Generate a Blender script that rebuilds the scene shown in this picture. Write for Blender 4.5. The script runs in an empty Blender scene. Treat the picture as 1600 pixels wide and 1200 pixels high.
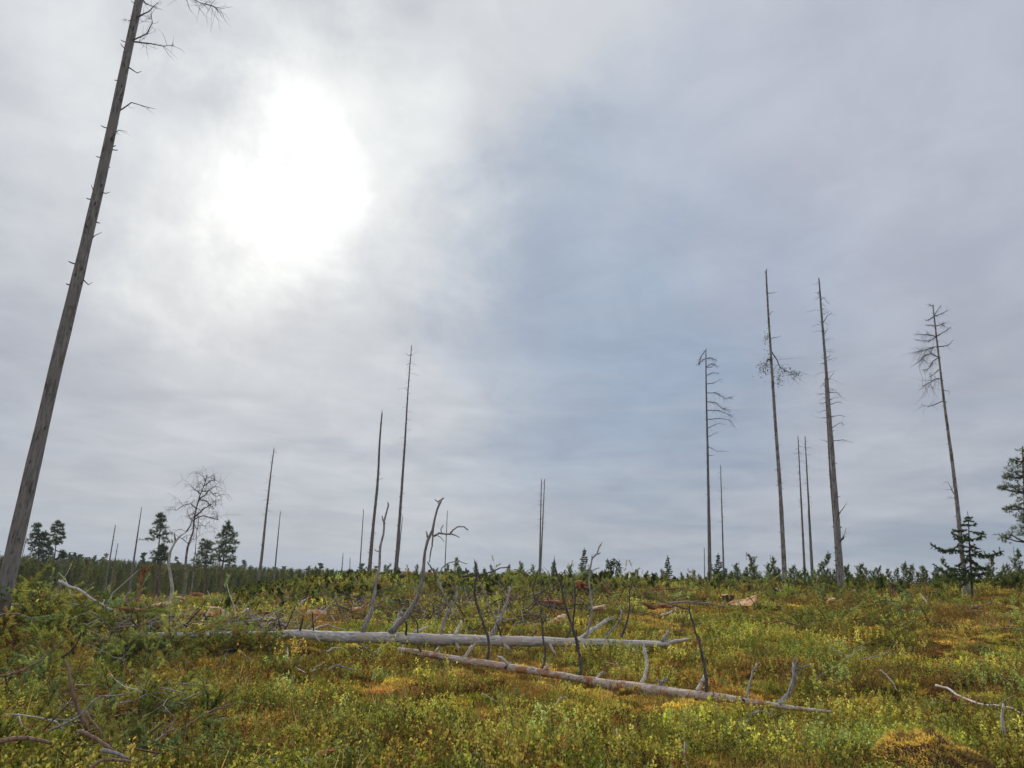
import bpy, math, random
import numpy as np
from mathutils import Vector, Matrix

S = bpy.context.scene
COL = S.collection
RS = np.random.RandomState(7)

# ---------------------------------------------------------------- noise + terrain
def _hash(ix, iy, seed):
    n = (ix.astype(np.int64) * 374761393 + iy.astype(np.int64) * 668265263 + seed * 974634777) & 0xffffffff
    n = ((n ^ (n >> 13)) * 1274126177) & 0xffffffff
    n = ((n ^ (n >> 16)) * 2246822519) & 0xffffffff
    return ((n ^ (n >> 15)) & 0xffffff) / float(0xffffff)
def vnoise(x, y, seed=0):
    x = np.asarray(x, float); y = np.asarray(y, float)
    ix = np.floor(x); iy = np.floor(y); fx = x - ix; fy = y - iy
    fx = fx * fx * (3 - 2 * fx); fy = fy * fy * (3 - 2 * fy)
    a = _hash(ix, iy, seed); b = _hash(ix + 1, iy, seed); c = _hash(ix, iy + 1, seed); d = _hash(ix + 1, iy + 1, seed)
    return (a * (1 - fx) + b * fx) * (1 - fy) + (c * (1 - fx) + d * fx) * fy
def fbm(x, y, seed=0, octv=4):
    s = 0; a = .5; t = 0
    for i in range(octv):
        s = s + a * vnoise(np.asarray(x) * 2 ** i + 17.3 * i, np.asarray(y) * 2 ** i - 9.1 * i, seed + i); t += a; a *= .5
    return s / t
def sst(a, b, x):
    t = np.clip((x - a) / (b - a), 0, 1); return t * t * (3 - 2 * t)

AZ = [-180, -62, -45, -37, -29, -21, -16, -11, 0, 11, 22, 31, 37, 60, 180]
HC = [1.0, .0, -.35, -.4, -.3, .05, .65, 1.25, 1.58, 1.68, 1.80, 2.0, 2.25, 2.3, 1.0]
def H(x, y, rough=True):
    x = np.asarray(x, float); y = np.asarray(y, float)
    r = np.hypot(x, y) + 1e-6
    az = np.degrees(np.arctan2(x, y))
    hc = np.interp(az, AZ, HC)
    p = np.clip((r - 11) / 27, 0, 1)
    z = hc * (.45 * p * p * (3 - 2 * p) + .55 * p)
    q = sst(39, 115, r)
    z = z * (1 - q) - 4.2 * q - 8.0 * sst(110, 320, r) + 11.5 * sst(450, 2800, r) + 4 * sst(2500, 5200, r) * (fbm(x / 900, y / 900, 91, 2) - .2)
    z = z + .82 * np.exp(-(((x + 11.0) / 4.4) ** 2 + ((y - 14.5) / 3.0) ** 2))
    if rough:
        nr = np.clip(r / 12, .3, 1)
        z = z + (fbm(x / 5, y / 5, 11, 3) - .5) * .42 * nr * (1 - sst(1500, 3000, r) * 0)
        z = z + (fbm(x / 1.1, y / 1.1, 23, 3) - .5) * .20 * (1 - sst(60, 90, r))
        z = z + (fbm(x / .28, y / .28, 37, 2) - .5) * .05 * (1 - sst(25, 45, r))
    return z
H0 = float(H(0, 0))

# ---------------------------------------------------------------- camera
F = 1067.0; PITCH = math.radians(16.1); ROLL = math.radians(2.6)
CAM = Vector((0, 0, H0 + 1.62))
f = Vector((0, math.cos(PITCH), math.sin(PITCH))); u0 = Vector((0, -math.sin(PITCH), math.cos(PITCH))); r0 = Vector((1, 0, 0))
rt = r0 * math.cos(ROLL) + u0 * math.sin(ROLL); up = -r0 * math.sin(ROLL) + u0 * math.cos(ROLL)
cd = bpy.data.cameras.new('camera'); cd.lens = 24.0; cd.sensor_width = 36; cd.clip_end = 20000; cd.clip_start = .05
cam = bpy.data.objects.new('camera', cd); COL.objects.link(cam)
cam.matrix_world = Matrix(((rt.x, up.x, -f.x, CAM.x), (rt.y, up.y, -f.y, CAM.y), (rt.z, up.z, -f.z, CAM.z), (0, 0, 0, 1)))
S.camera = cam
def ray(u, v):
    return (f + rt * ((u - 800) / F) + up * ((600 - v) / F))
def P(u, v, D):                     # point seen along this line of sight at ground distance D
    d = ray(u, v); return CAM + d * (D / math.hypot(d.x, d.y))
def G(u, v, up_=0.0, far=90.0):     # where that line of sight meets the ground
    d = ray(u, v); d = d / math.hypot(d.x, d.y)
    t = np.arange(3.0, far, .05)
    z = CAM.z + d.z * t; g = H(d.x * t, d.y * t) + up_
    k = np.nonzero(z < g)[0]
    tt = t[k[0]] if len(k) else 36.0
    x, y = d.x * tt, d.y * tt
    return Vector((x, y, float(H(x, y)) + up_))
def proj_v(p):
    d = p - CAM; z = d.dot(f); return 600 - F * d.dot(up) / z
def proj_u(p):
    d = p - CAM; z = d.dot(f); return 800 + F * d.dot(rt) / z
def gr(p, dz=0.0): return Vector((p.x, p.y, float(H(p.x, p.y)) + dz))
def dist(p): return math.hypot(p.x, p.y)
def px(n, p): return n * (p - CAM).dot(f) / F

# ---------------------------------------------------------------- light
SUN = ray(450, 225).normalized()
w = bpy.data.worlds.new("World"); S.world = w; w.use_nodes = True
N = w.node_tree.nodes; L = w.node_tree.links; N.clear()
def nd(t, **k):
    n = N.new(t)
    for a, b in k.items(): setattr(n, a, b)
    return n
def mathn(op, a, b=None, c=None, clamp=False):
    n = nd('ShaderNodeMath', operation=op); n.use_clamp = clamp
    for i, v in enumerate((a, b, c)):
        if v is None: continue
        if isinstance(v, (int, float)): n.inputs[i].default_value = v
        else: L.new(v, n.inputs[i])
    return n.outputs[0]
def smooth(v, a, b, lo=0., hi=1.):
    n = nd('ShaderNodeMapRange', interpolation_type='SMOOTHSTEP')
    L.new(v, n.inputs[0]); n.inputs[1].default_value = a; n.inputs[2].default_value = b; n.inputs[3].default_value = lo; n.inputs[4].default_value = hi
    return n.outputs[0]
def mixc(fac, a, b, mode='MIX'):
    n = nd('ShaderNodeMix', data_type='RGBA', blend_type=mode)
    if isinstance(fac, (int, float)): n.inputs[0].default_value = fac
    else: L.new(fac, n.inputs[0])
    for i, v in ((6, a), (7, b)):
        if isinstance(v, tuple): n.inputs[i].default_value = (*v, 1)
        else: L.new(v, n.inputs[i])
    return n.outputs[2]
tc = nd('ShaderNodeTexCoord'); sx = nd('ShaderNodeSeparateXYZ'); L.new(tc.outputs['Generated'], sx.inputs[0])
zc = mathn('ADD', mathn('MAXIMUM', sx.outputs[2], 0.), .13)
cx = nd('ShaderNodeCombineXYZ'); L.new(mathn('DIVIDE', sx.outputs[0], zc), cx.inputs[0]); L.new(mathn('DIVIDE', sx.outputs[1], zc), cx.inputs[1])
def noise(vec, scale, detail=4, rough=.5, dist_=0., off=(0, 0, 0), dim='3D'):
    m = nd('ShaderNodeMapping'); L.new(vec, m.inputs[0]); m.inputs[1].default_value = off
    n = nd('ShaderNodeTexNoise', noise_dimensions=dim); L.new(m.outputs[0], n.inputs['Vector'])
    n.inputs['Scale'].default_value = scale; n.inputs['Detail'].default_value = detail; n.inputs['Roughness'].default_value = rough; n.inputs['Distortion'].default_value = dist_
    return n
# warped direction for the cloud masses
nw = noise(tc.outputs['Generated'], 2.9, 7, .60, .3)
vs = nd('ShaderNodeVectorMath', operation='SUBTRACT'); L.new(nw.outputs['Color'], vs.inputs[0]); vs.inputs[1].default_value = (.5, .5, .5)
vk = nd('ShaderNodeVectorMath', operation='SCALE'); L.new(vs.outputs[0], vk.inputs[0]); vk.inputs['Scale'].default_value = .50
va = nd('ShaderNodeVectorMath', operation='ADD'); L.new(tc.outputs['Generated'], va.inputs[0]); L.new(vk.outputs[0], va.inputs[1])
vn = nd('ShaderNodeVectorMath', operation='NORMALIZE'); L.new(va.outputs[0], vn.inputs[0])
def blob(u, v, inner, outer, warped=True):
    d = ray(u, v).normalized()
    n = nd('ShaderNodeVectorMath', operation='DOT_PRODUCT'); L.new((vn if warped else tc).outputs[0 if warped else 'Generated'], n.inputs[0]); n.inputs[1].default_value = d
    return smooth(n.outputs['Value'], math.cos(math.radians(outer)), math.cos(math.radians(inner)))
elev = sx.outputs[2]
c = mixc(smooth(elev, -.02, .10), (.335, .41, .49), (.295, .345, .43))
c = mixc(smooth(elev, .08, .30), c, (.40, .432, .505))
c = mixc(smooth(elev, .22, .62), c, (.50, .538, .615))
c = mixc(smooth(elev, .60, 1.0), c, (.74, .76, .82))
# brighter veil round the sun
c = mixc(mathn('MULTIPLY', blob(450, 240, 2, 44), .60), c, (.72, .74, .75))
# grey-lilac banks and bluer gaps
bank = smooth(noise(cx.outputs[0], .85, 6, .52, .3).outputs[0], .38, .66)
c = mixc(mathn('MULTIPLY', bank, .52), c, (.635, .645, .685))
c = mixc(mathn('MULTIPLY', smooth(noise(cx.outputs[0], 1.25, 5, .5, .2, (4.2, 1.3, 0)).outputs[0], .48, .68), .55), c, (.365, .395, .47))
c = mixc(mathn('MULTIPLY', blob(980, 510, 1, 20), .78), c, (.285, .375, .51))
c = mixc(mathn('MULTIPLY', blob(1060, 290, 1, 12), .35), c, (.45, .53, .63))
c = mixc(mathn('MULTIPLY', blob(1350, 180, 2, 20), .40), c, (.47, .49, .60))
c = mixc(mathn('MULTIPLY', blob(60, 120, 1, 15), .35), c, (.50, .54, .60))
c = mixc(mathn('MULTIPLY', blob(330, 520, 1, 15), .32), c, (.62, .62, .64))
c = mixc(mathn('MULTIPLY', blob(90, 600, 1, 13), .35), c, (.37, .395, .47))
# streaks low in the sky
ms = nd('ShaderNodeMapping'); L.new(tc.outputs['Generated'], ms.inputs[0]); ms.inputs[3].default_value = (1.6, 1.6, 16)
st = nd('ShaderNodeTexNoise'); L.new(ms.outputs[0], st.inputs['Vector']); st.inputs['Scale'].default_value = 1.5; st.inputs['Detail'].default_value = 5; st.inputs['Distortion'].default_value = .5
stf = mathn('MULTIPLY', smooth(st.outputs[0], .40, .64), mathn('MULTIPLY', smooth(elev, .50, .10), .34))
c = mixc(stf, c, (.49, .503, .54))
fine = noise(cx.outputs[0], 3.4, 7, .58, .5, (2, 7, 0)).outputs[0]
c = mixc(1.0, c, mixc(smooth(fine, .25, .75), (.92, .92, .93), (1.08, 1.08, 1.07)), 'MULTIPLY')
# thin places where the sun burns through
rag = smooth(noise(tc.outputs['Generated'], 5.5, 7, .6, .25, (1.7, .4, 2.2)).outputs[0], .32, .66, .45, 1.2)
def addc(fac, col, ragged=True):
    global c
    if ragged: fac = mathn('MULTIPLY', fac, rag)
    c = mixc(fac, c, mixc(1.0, c, col, 'ADD'))
addc(mathn('MULTIPLY', blob(450, 215, 1, 22), 1.0), (.09, .09, .07))
addc(blob(440, 180, .5, 9), (.085, .083, .075))
addc(blob(370, 225, .5, 8), (.085, .083, .075))
addc(blob(490, 300, .5, 8), (.085, .083, .075))
addc(blob(300, 345, .5, 8), (.10, .098, .085))
addc(blob(440, 330, .5, 8), (.09, .088, .078))
addc(blob(450, 235, .1, 20), (.12, .12, .105))
addc(blob(425, 262, .1, 2.6), (2.6, 2.5, 2.25), False)
addc(blob(455, 225, .1, 8), (.10, .097, .088), False)
sky = nd('ShaderNodeTexSky', sky_type='NISHITA'); sky.sun_disc = False
sky.sun_elevation = math.asin(SUN.z); sky.sun_rotation = math.atan2(SUN.x, SUN.y)
b1 = nd('ShaderNodeBackground'); L.new(sky.outputs[0], b1.inputs[0]); b1.inputs[1].default_value = .06
b2 = nd('ShaderNodeBackground'); L.new(c, b2.inputs[0]); b2.inputs[1].default_value = .62
mx = nd('ShaderNodeMixShader'); mx.inputs[0].default_value = .95; L.new(b1.outputs[0], mx.inputs[1]); L.new(b2.outputs[0], mx.inputs[2])
wo = nd('ShaderNodeOutputWorld'); L.new(mx.outputs[0], wo.inputs[0])
w.cycles.sampling_method = 'MANUAL'; w.cycles.sample_map_resolution = 512

sd = bpy.data.lights.new('sun', 'SUN'); sd.energy = 1.5; sd.angle = math.radians(12); sd.color = (1, .95, .87)
sun = bpy.data.objects.new('sun', sd); COL.objects.link(sun); sun.rotation_euler = SUN.to_track_quat('Z', 'Y').to_euler()
S.view_settings.view_transform = 'Standard'; S.view_settings.look = 'None'
S.view_settings.exposure = 0.69; S.view_settings.gamma = 1; S.view_settings.use_curve_mapping = False

# ---------------------------------------------------------------- materials
class NT:
    def __init__(s, name):
        s.m = bpy.data.materials.new(name); s.m.use_nodes = True; s.t = s.m.node_tree; s.t.nodes.clear()
        s.out = s.t.nodes.new('ShaderNodeOutputMaterial')
    def n(s, t, **k):
        n = s.t.nodes.new(t)
        for a, b in k.items():
            if a in n.inputs: 
                if isinstance(b, bpy.types.NodeSocket): s.t.links.new(b, n.inputs[a])
                else: n.inputs[a].default_value = b
            else: setattr(n, a, b)
        return n
    def l(s, a, b): s.t.links.new(a, b)
    def noise(s, vec, scale, detail=4, rough=.55, dist_=0.):
        n = s.n('ShaderNodeTexNoise'); s.l(vec, n.inputs['Vector']); n.inputs['Scale'].default_value = scale; n.inputs['Detail'].default_value = detail
        n.inputs['Roughness'].default_value = rough; n.inputs['Distortion'].default_value = dist_; return n.outputs[0]
    def mr(s, v, a, b, c=0., d=1.):
        n = s.n('ShaderNodeMapRange', interpolation_type='SMOOTHSTEP'); s.l(v, n.inputs[0])
        for i, q in enumerate((a, b, c, d)): n.inputs[i + 1].default_value = q
        return n.outputs[0]
    def mix(s, fac, a, b, mode='MIX'):
        n = s.n('ShaderNodeMix', data_type='RGBA', blend_type=mode)
        for i, v in ((0, fac), (6, a), (7, b)):
            if isinstance(v, (int, float)): n.inputs[i].default_value = v
            elif isinstance(v, tuple): n.inputs[i].default_value = (*v, 1)
            else: s.l(v, n.inputs[i])
        return n.outputs[2]
    def mul(s, a, b):
        n = s.n('ShaderNodeMath', operation='MULTIPLY')
        for i, v in enumerate((a, b)):
            if isinstance(v, (int, float)): n.inputs[i].default_value = v
            else: s.l(v, n.inputs[i])
        return n.outputs[0]
    def map(s, vec, scale):
        n = s.n('ShaderNodeMapping'); s.l(vec, n.inputs[0]); n.inputs[3].default_value = scale; return n.outputs[0]
    def done(s, col, rough=.9, bump=None, bs=.5, bd=.02, spec=.2):
        b = s.n('ShaderNodeBsdfPrincipled'); b.inputs['Roughness'].default_value = rough; b.inputs['Specular IOR Level'].default_value = spec
        if isinstance(col, tuple): b.inputs['Base Color'].default_value = (*col, 1)
        else: s.l(col, b.inputs['Base Color'])
        if bump is not None:
            k = s.n('ShaderNodeBump'); s.l(bump, k.inputs['Height']); k.inputs['Strength'].default_value = bs; k.inputs['Distance'].default_value = bd
            s.l(k.outputs[0], b.inputs['Normal'])
        s.l(b.outputs[0], s.out.inputs[0]); return s.m

def leafmat(name, col=None, var=.35, trans=.45, hue=.02):
    t = NT(name)
    if col is None:
        a = t.n('ShaderNodeAttribute', attribute_type='INSTANCER', attribute_name='tint'); base = a.outputs['Color']
    else:
        base = t.mix(0., col, col)
    g = t.n('ShaderNodeNewGeometry'); ob = t.n('ShaderNodeObjectInfo')
    tcn = t.n('ShaderNodeTexCoord')
    nz = t.noise(tcn.outputs['Object'], 9.0, 2)
    rnd = t.n('ShaderNodeMath', operation='ADD'); t.l(g.outputs['Random Per Island'], rnd.inputs[0]); t.l(nz, rnd.inputs[1])
    hs = t.n('ShaderNodeHueSaturation'); t.l(base, hs.inputs['Color'])
    t.l(t.mr(rnd.outputs[0], .3, 1.6, 1 - var, 1 + var), hs.inputs['Value'])
    t.l(t.mr(ob.outputs['Random'], 0, 1, .5 - hue, .5 + hue), hs.inputs['Hue'])
    d = t.n('ShaderNodeBsdfDiffuse'); t.l(hs.outputs[0], d.inputs[0])
    tr = t.n('ShaderNodeBsdfTranslucent'); t.l(t.mix(1., hs.outputs[0], (1.30, 1.22, .78), 'MULTIPLY'), tr.inputs[0])
    m = t.n('ShaderNodeMixShader'); m.inputs[0].default_value = trans; t.l(d.outputs[0], m.inputs[1]); t.l(tr.outputs[0], m.inputs[2])
    t.l(m.outputs[0], t.out.inputs[0]); return t.m

def barkmat(name, c1, c2, c3=None, axis='z', base=None, knots=.0, fine=14, mscale=1.0, bd=.02):
    t = NT(name); tcn = t.n('ShaderNodeTexCoord'); o = tcn.outputs['Object']
    sc = (fine, fine, fine * .14) if axis == 'z' else (fine * .12, fine, fine)
    n1 = t.noise(t.map(o, sc), 1.6, 5, .65)
    n2 = t.noise(t.map(o, (1.3 * mscale, 1.3 * mscale, 1.3 * mscale)), 1.7, 4, .6)
    c = t.mix(t.mr(n1, .32, .68), c1, c2)
    ck = t.noise(t.map(o, tuple(q * 2.2 for q in sc)), 1.1, 3, .5); c = t.mix(t.mul(t.mr(ck, .34, .40, 1., 0.), .75), c, tuple(q * .35 for q in c1))
    if c3: c = t.mix(t.mr(n2, .52, .60), c, c3)
    if base:
        sp = t.n('ShaderNodeSeparateXYZ'); t.l(o, sp.inputs[0])
        ad = t.n('ShaderNodeMath', operation='ADD'); t.l(sp.outputs[2], ad.inputs[0]); t.l(t.mul(n2, 1.2), ad.inputs[1])
        c = t.mix(t.mr(ad.outputs[0], base[1], base[2], 1., 0.), c, base[0])
    n3 = t.noise(t.map(o, (2.2, 2.2, 1.2) if axis == 'z' else (1.4, 2.2, 2.2)), 3.1, 3, .5)
    if knots: c = t.mix(t.mul(t.mr(n3, .62, .70), knots), c, (.045, .04, .036))
    return t.done(c, .9, n1, .8, bd)

M = {}
M['snag'] = barkmat('weathered_bark', (.13, .115, .105), (.34, .31, .29), (.22, .19, .165), knots=.5)
M['bigsnag'] = barkmat('tall_tree_bark', (.17, .15, .14), (.36, .33, .31), (.27, .245, .225), base=((.24, .10, .055), -.1, 1.5), knots=.75, mscale=1.2)
M['paintedsnag'] = barkmat('flaking_bark', (.14, .125, .115), (.42, .385, .36), (.28, .245, .22), base=((.24, .10, .05), -.2, 1.1), knots=.7)
M['birchbark'] = barkmat('patchy_pale_bark', (.16, .145, .13), (.46, .43, .40), (.20, .15, .11), knots=.8)
M['silver'] = barkmat('silver_dead_wood', (.38, .34, .31), (.82, .76, .70), (.58, .49, .42), axis='x', knots=.35, fine=16)
M['silver2'] = barkmat('half_barked_wood', (.42, .32, .25), (.76, .64, .55), (.46, .23, .12), axis='x', knots=.75, mscale=1.6)
M['branch'] = barkmat('grey_branch_wood', (.20, .175, .16), (.52, .48, .455), (.38, .32, .28), knots=.3, fine=20)
M['darkbranch'] = barkmat('dark_branch_wood', (.055, .048, .044), (.16, .14, .13), (.10, .085, .075), fine=20)
M['pale'] = barkmat('bleached_branch_wood', (.50, .46, .43), (.80, .76, .71), (.50, .42, .36), fine=20)
M['brown'] = barkmat('brown_branch_bark', (.20, .12, .08), (.44, .30, .22), (.36, .18, .09), fine=20)
M['orangebark'] = barkmat('orange_pine_bark', (.34, .15, .065), (.56, .29, .15), (.22, .11, .06), axis='x', fine=14)
M['fresh'] = barkmat('fresh_split_wood', (.78, .48, .26), (.92, .72, .50), (.74, .38, .17), axis='x', fine=26, bd=.03)
M['rotten'] = barkmat('rust_red_rotten_wood', (.30, .10, .035), (.52, .22, .08), (.16, .05, .02), axis='x', fine=18)
M['darkstump'] = barkmat('dark_stump_wood', (.07, .035, .022), (.16, .09, .06), (.10, .05, .03), fine=12)
M['twig'] = NT('fine_grey_twig').done((.12, .105, .098))
M['stem'] = NT('brown_stem').done((.13, .085, .05))
M['pinebark'] = barkmat('pine_bark', (.14, .085, .055), (.27, .17, .11), (.20, .14, .11), fine=10)
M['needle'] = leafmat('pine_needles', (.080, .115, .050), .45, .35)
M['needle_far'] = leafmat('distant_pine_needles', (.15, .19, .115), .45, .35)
M['spruce'] = leafmat('spruce_needles', (.085, .125, .05), .45, .30)
M['sapling'] = leafmat('young_pine_needles', (.135, .18, .06), .45, .40)
M['leaf'] = leafmat('tinted_leaf', None, .40, .5)
def _tw():
    t = NT('tinted_twig_wood'); a = t.n('ShaderNodeAttribute', attribute_type='INSTANCER', attribute_name='tint'); return t.done(a.outputs['Color'], .9)
M['tintwood'] = _tw()
M['greyleaf'] = leafmat('aspen_leaf', (.10, .125, .10), .4, .4)
M['hummock'] = leafmat('ochre_moss', (.70, .48, .16), .6, .35)

def ground_mat():
    t = NT('heath_ground'); tcn = t.n('ShaderNodeTexCoord'); o = tcn.outputs['Object']
    at = t.n('ShaderNodeAttribute', attribute_name='patch')
    n1 = t.noise(o, 5.0, 6, .65); n2 = t.noise(o, 1.2, 5, .6, .4); n3 = t.noise(o, 22., 3, .6)
    c = t.mix(t.mr(n1, .35, .65), (.075, .058, .025), (.17, .14, .05))
    c = t.mix(t.mr(n2, .45, .62), c, (.13, .125, .035))
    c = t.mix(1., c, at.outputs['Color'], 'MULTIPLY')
    c = t.mix(t.mr(n3, .3, .7, 0, .5), c, (.07, .05, .03))
    return t.done(c, 1., n3, .8, .05, .0)
M['ground'] = ground_mat()

# ---------------------------------------------------------------- mesh helpers
class MB:
    def __init__(s): s.v = []; s.f = []; s.mi = []; s.n = 0
    def add(s, v, fc, mi=0):
        v = np.asarray(v, float).reshape(-1, 3); s.v.append(v)
        for q in fc: s.f.append([i + s.n for i in q])
        s.mi += [mi] * len(fc); s.n += len(v)
    def tube(s, pts, rad, k=6, mi=0, wob=0., cap=True, rs=None, flare=0):
        rs = rs or RS; P_ = [np.array(p, float) for p in pts]; n = len(P_)
        T = [P_[min(i + 1, n - 1)] - P_[max(i - 1, 0)] for i in range(n)]
        T = [t / (np.linalg.norm(t) + 1e-9) for t in T]
        a = np.array([0, 0, 1.]) if abs(T[0][2]) < .9 else np.array([1., 0, 0])
        X = np.cross(T[0], a); X /= np.linalg.norm(X); ring = []
        for i in range(n):
            X = X - T[i] * X.dot(T[i]); X /= np.linalg.norm(X) + 1e-9; Y = np.cross(T[i], X)
            for j in range(k):
                th = 2 * math.pi * j / k; r = rad[i] * (1 + wob * (rs.rand() - .5) * 2)
                ring.append(P_[i] + (X * math.cos(th) + Y * math.sin(th)) * r)
        fc = [(i * k + j, i * k + (j + 1) % k, (i + 1) * k + (j + 1) % k, (i + 1) * k + j) for i in range(n - 1) for j in range(k)]
        if cap: fc += [tuple(range(k))[::-1], tuple((n - 1) * k + j for j in range(k))]
        s.add(ring, fc, mi)
    def tris(s, V, mi=0):           # V (n,3,3)
        V = np.asarray(V).reshape(-1, 3); m = len(V) // 3
        s.add(V, np.arange(m * 3).reshape(-1, 3).tolist(), mi)
    def quads(s, V, mi=0):
        V = np.asarray(V).reshape(-1, 3); m = len(V) // 4
        s.add(V, np.arange(m * 4).reshape(-1, 4).tolist(), mi)
    def mesh(s, name, mats, origin=(0, 0, 0), smooth=True):
        me = bpy.data.meshes.new(name); V = (np.concatenate(s.v) if s.v else np.zeros((0, 3))) - np.array(origin)
        me.from_pydata(V.tolist(), [], s.f); 
        for m in mats: me.materials.append(m)
        me.polygons.foreach_set('material_index', s.mi)
        if smooth: me.polygons.foreach_set('use_smooth', [True] * len(s.f))
        me.update(); return me
def tag(o, label=None, cat=None, group=None, kind=None):
    for k, v in (('label', label), ('category', cat), ('group', group), ('kind', kind)):
        if v: o[k] = v
    return o
def empty(name, loc, label=None, cat=None, group=None):
    o = bpy.data.objects.new(name, None); o.location = loc; o.empty_display_size = .2; COL.objects.link(o); return tag(o, label, cat, group)
def build(mb, name, mats, parent=None, origin=None, smooth=True):
    if not isinstance(mats, (list, tuple)): mats = [mats]
    if parent is not None:
        w0 = Vector(parent.location)
        if parent.parent: w0 = w0 + parent.parent.location
        og = Vector((0, 0, 0)) if parent.type == 'MESH' else w0
        if parent.type == 'MESH': og = w0
        o = bpy.data.objects.new(name, mb.mesh(name, mats, tuple(og), smooth)); COL.objects.link(o); o.parent = parent; return o
    og = Vector(origin) if origin is not None else Vector((0, 0, 0))
    o = bpy.data.objects.new(name, mb.mesh(name, mats, tuple(og), smooth)); o.location = og; COL.objects.link(o); return o
def copy_thing(o, loc, rz, sc, label=None, group=None):
    c = o.copy(); COL.objects.link(c); c.location = loc; c.rotation_euler = (0, 0, rz); c.scale = (sc, sc, sc)
    if label: c['label'] = label
    if group: c['group'] = group
    for ch in list(o.children):
        d = ch.copy(); COL.objects.link(d); d.parent = c
    return c
def dense(pts, step, jit=0., rs=None):
    rs = rs or RS; out = [Vector(pts[0])]
    for a, b in zip(pts[:-1], pts[1:]):
        a = Vector(a); b = Vector(b); n = max(1, int((b - a).length / step))
        for i in range(1, n + 1):
            p = a.lerp(b, i / n)
            if jit and i < n: p = p + Vector(rs.normal(0, jit, 3))
            out.append(p)
    return out
def leafquads(C, D, W, up_, s):
    """small folded leaves: centres C, directions D, side W"""
    a = C; b = C + D * s * .5 + W * s * .33; c_ = C + D * s; d = C + D * s * .5 - W * s * .33
    return np.stack([a, b, c_, d], 1)
def unit(v): return v / (np.linalg.norm(v, axis=-1, keepdims=True) + 1e-9)
def needles(mb, A, B, n, ln, wd, rs, mi=0, fwd=.7, spread=1.0):
    """needles along the segment A-B"""
    A = np.array(A, float); B = np.array(B, float); t = rs.rand(n, 1); C = A + (B - A) * t; ax = unit((B - A)[None])
    R = unit(rs.normal(0, 1, (n, 3))); R = R - ax * (R * ax).sum(1, keepdims=True); R = unit(R) * spread
    D = unit(R + ax * fwd * (.6 + .8 * rs.rand(n, 1))) * ln * (.6 + .6 * rs.rand(n, 1)); W = unit(np.cross(D, rs.normal(0, 1, (n, 3)))) * wd
    mb.tris(np.stack([C - W, C + W, C + D], 1), mi)

AXIS_A = [(196, 993, 3.5), (260, 993, 4.5), (330, 993, 5), (430, 991.5, 5), (470, 991, 7), (520, 995.5, 8.2), (600, 997, 8.6), (700, 999.5, 8.4), (800, 1002, 7.8), (900, 1004, 6.8), (1000, 1006, 5.4), (1044, 1007, 4.4), (1048, 1007.5, 1.6)]
AXIS_B = [(622, 1015, 3.5), (660, 1021, 4.6), (700, 1028, 5.0), (760, 1037, 6.0), (830, 1048, 5.6), (900, 1060, 5.2), (928, 1065, 7.0), (935, 1068, 8.0), (980, 1074, 8.6), (1020, 1079, 9.2), (1060, 1084, 7.6), (1110, 1088, 6.6), (1160, 1095, 5.0), (1220, 1104, 4.2), (1262, 1109, 3.0), (1298, 1112, 2.0)]
AXIS_C = [(283, 957, 4.6), (300, 958, 4.8), (325, 961, 4.6), (345, 964, 4.4), (361, 968, 4.2)]
def log_line(axis, lift):
    ds = [dist(G(u, v + r_ * .9, lift)) for u, v, r_ in axis]; k = np.polyfit([a[0] for a in axis], ds, 1)
    return k, [P(u, v, float(np.polyval(k, u))) for u, v, r_ in axis]
HUMMOCKS = [(1460, 1215, 105, 62), (265, 1062, 42, 14), (610, 1085, 50, 12)]
HC_ = [(G(u, v, 0), px(ru, G(u, v, 0))) for u, v, ru, hv in HUMMOCKS]
LOGS = [log_line(AXIS_A, .22)[1], log_line(AXIS_B, .15)[1], log_line(AXIS_C, .16)[1]]
def clear_of_logs(x, y, front=.9, back=.15):
    """False where a plant would stand in a fallen trunk or crowd its near side"""
    ok = np.ones(len(x), bool); q = np.hypot(x, y); a = np.arctan2(x, y)
    for pts, fr in zip(LOGS, (front * .7, front * .35, front)):
        la = np.array([math.atan2(p.x, p.y) for p in pts]); lr = np.array([dist(p) for p in pts]); inside = (a > (la[4] if len(pts) == len(AXIS_A) else la[0] + .012)) & (a < la[-1])
        R_ = np.interp(a, la, lr); ok &= ~(inside & (q > R_ - fr) & (q < R_ + back))
    for c0, R in HC_: ok &= np.hypot((x - c0.x) / (R * .93), (y - c0.y) / (R * .75) + .08) > 1
    return ok

def patches(x, y):
    return .6 * fbm(x / 2.2, y / 2.2, 51, 4) + .4 * fbm(x / .6, y / .6, 52, 3), .65 * fbm(x / 3.1, y / 3.1, 63, 4) + .35 * fbm(x / .7, y / .7, 64, 3), .6 * fbm(x / 1.6, y / 1.6, 77, 4) + .4 * fbm(x / .5, y / .5, 78, 3)
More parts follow.
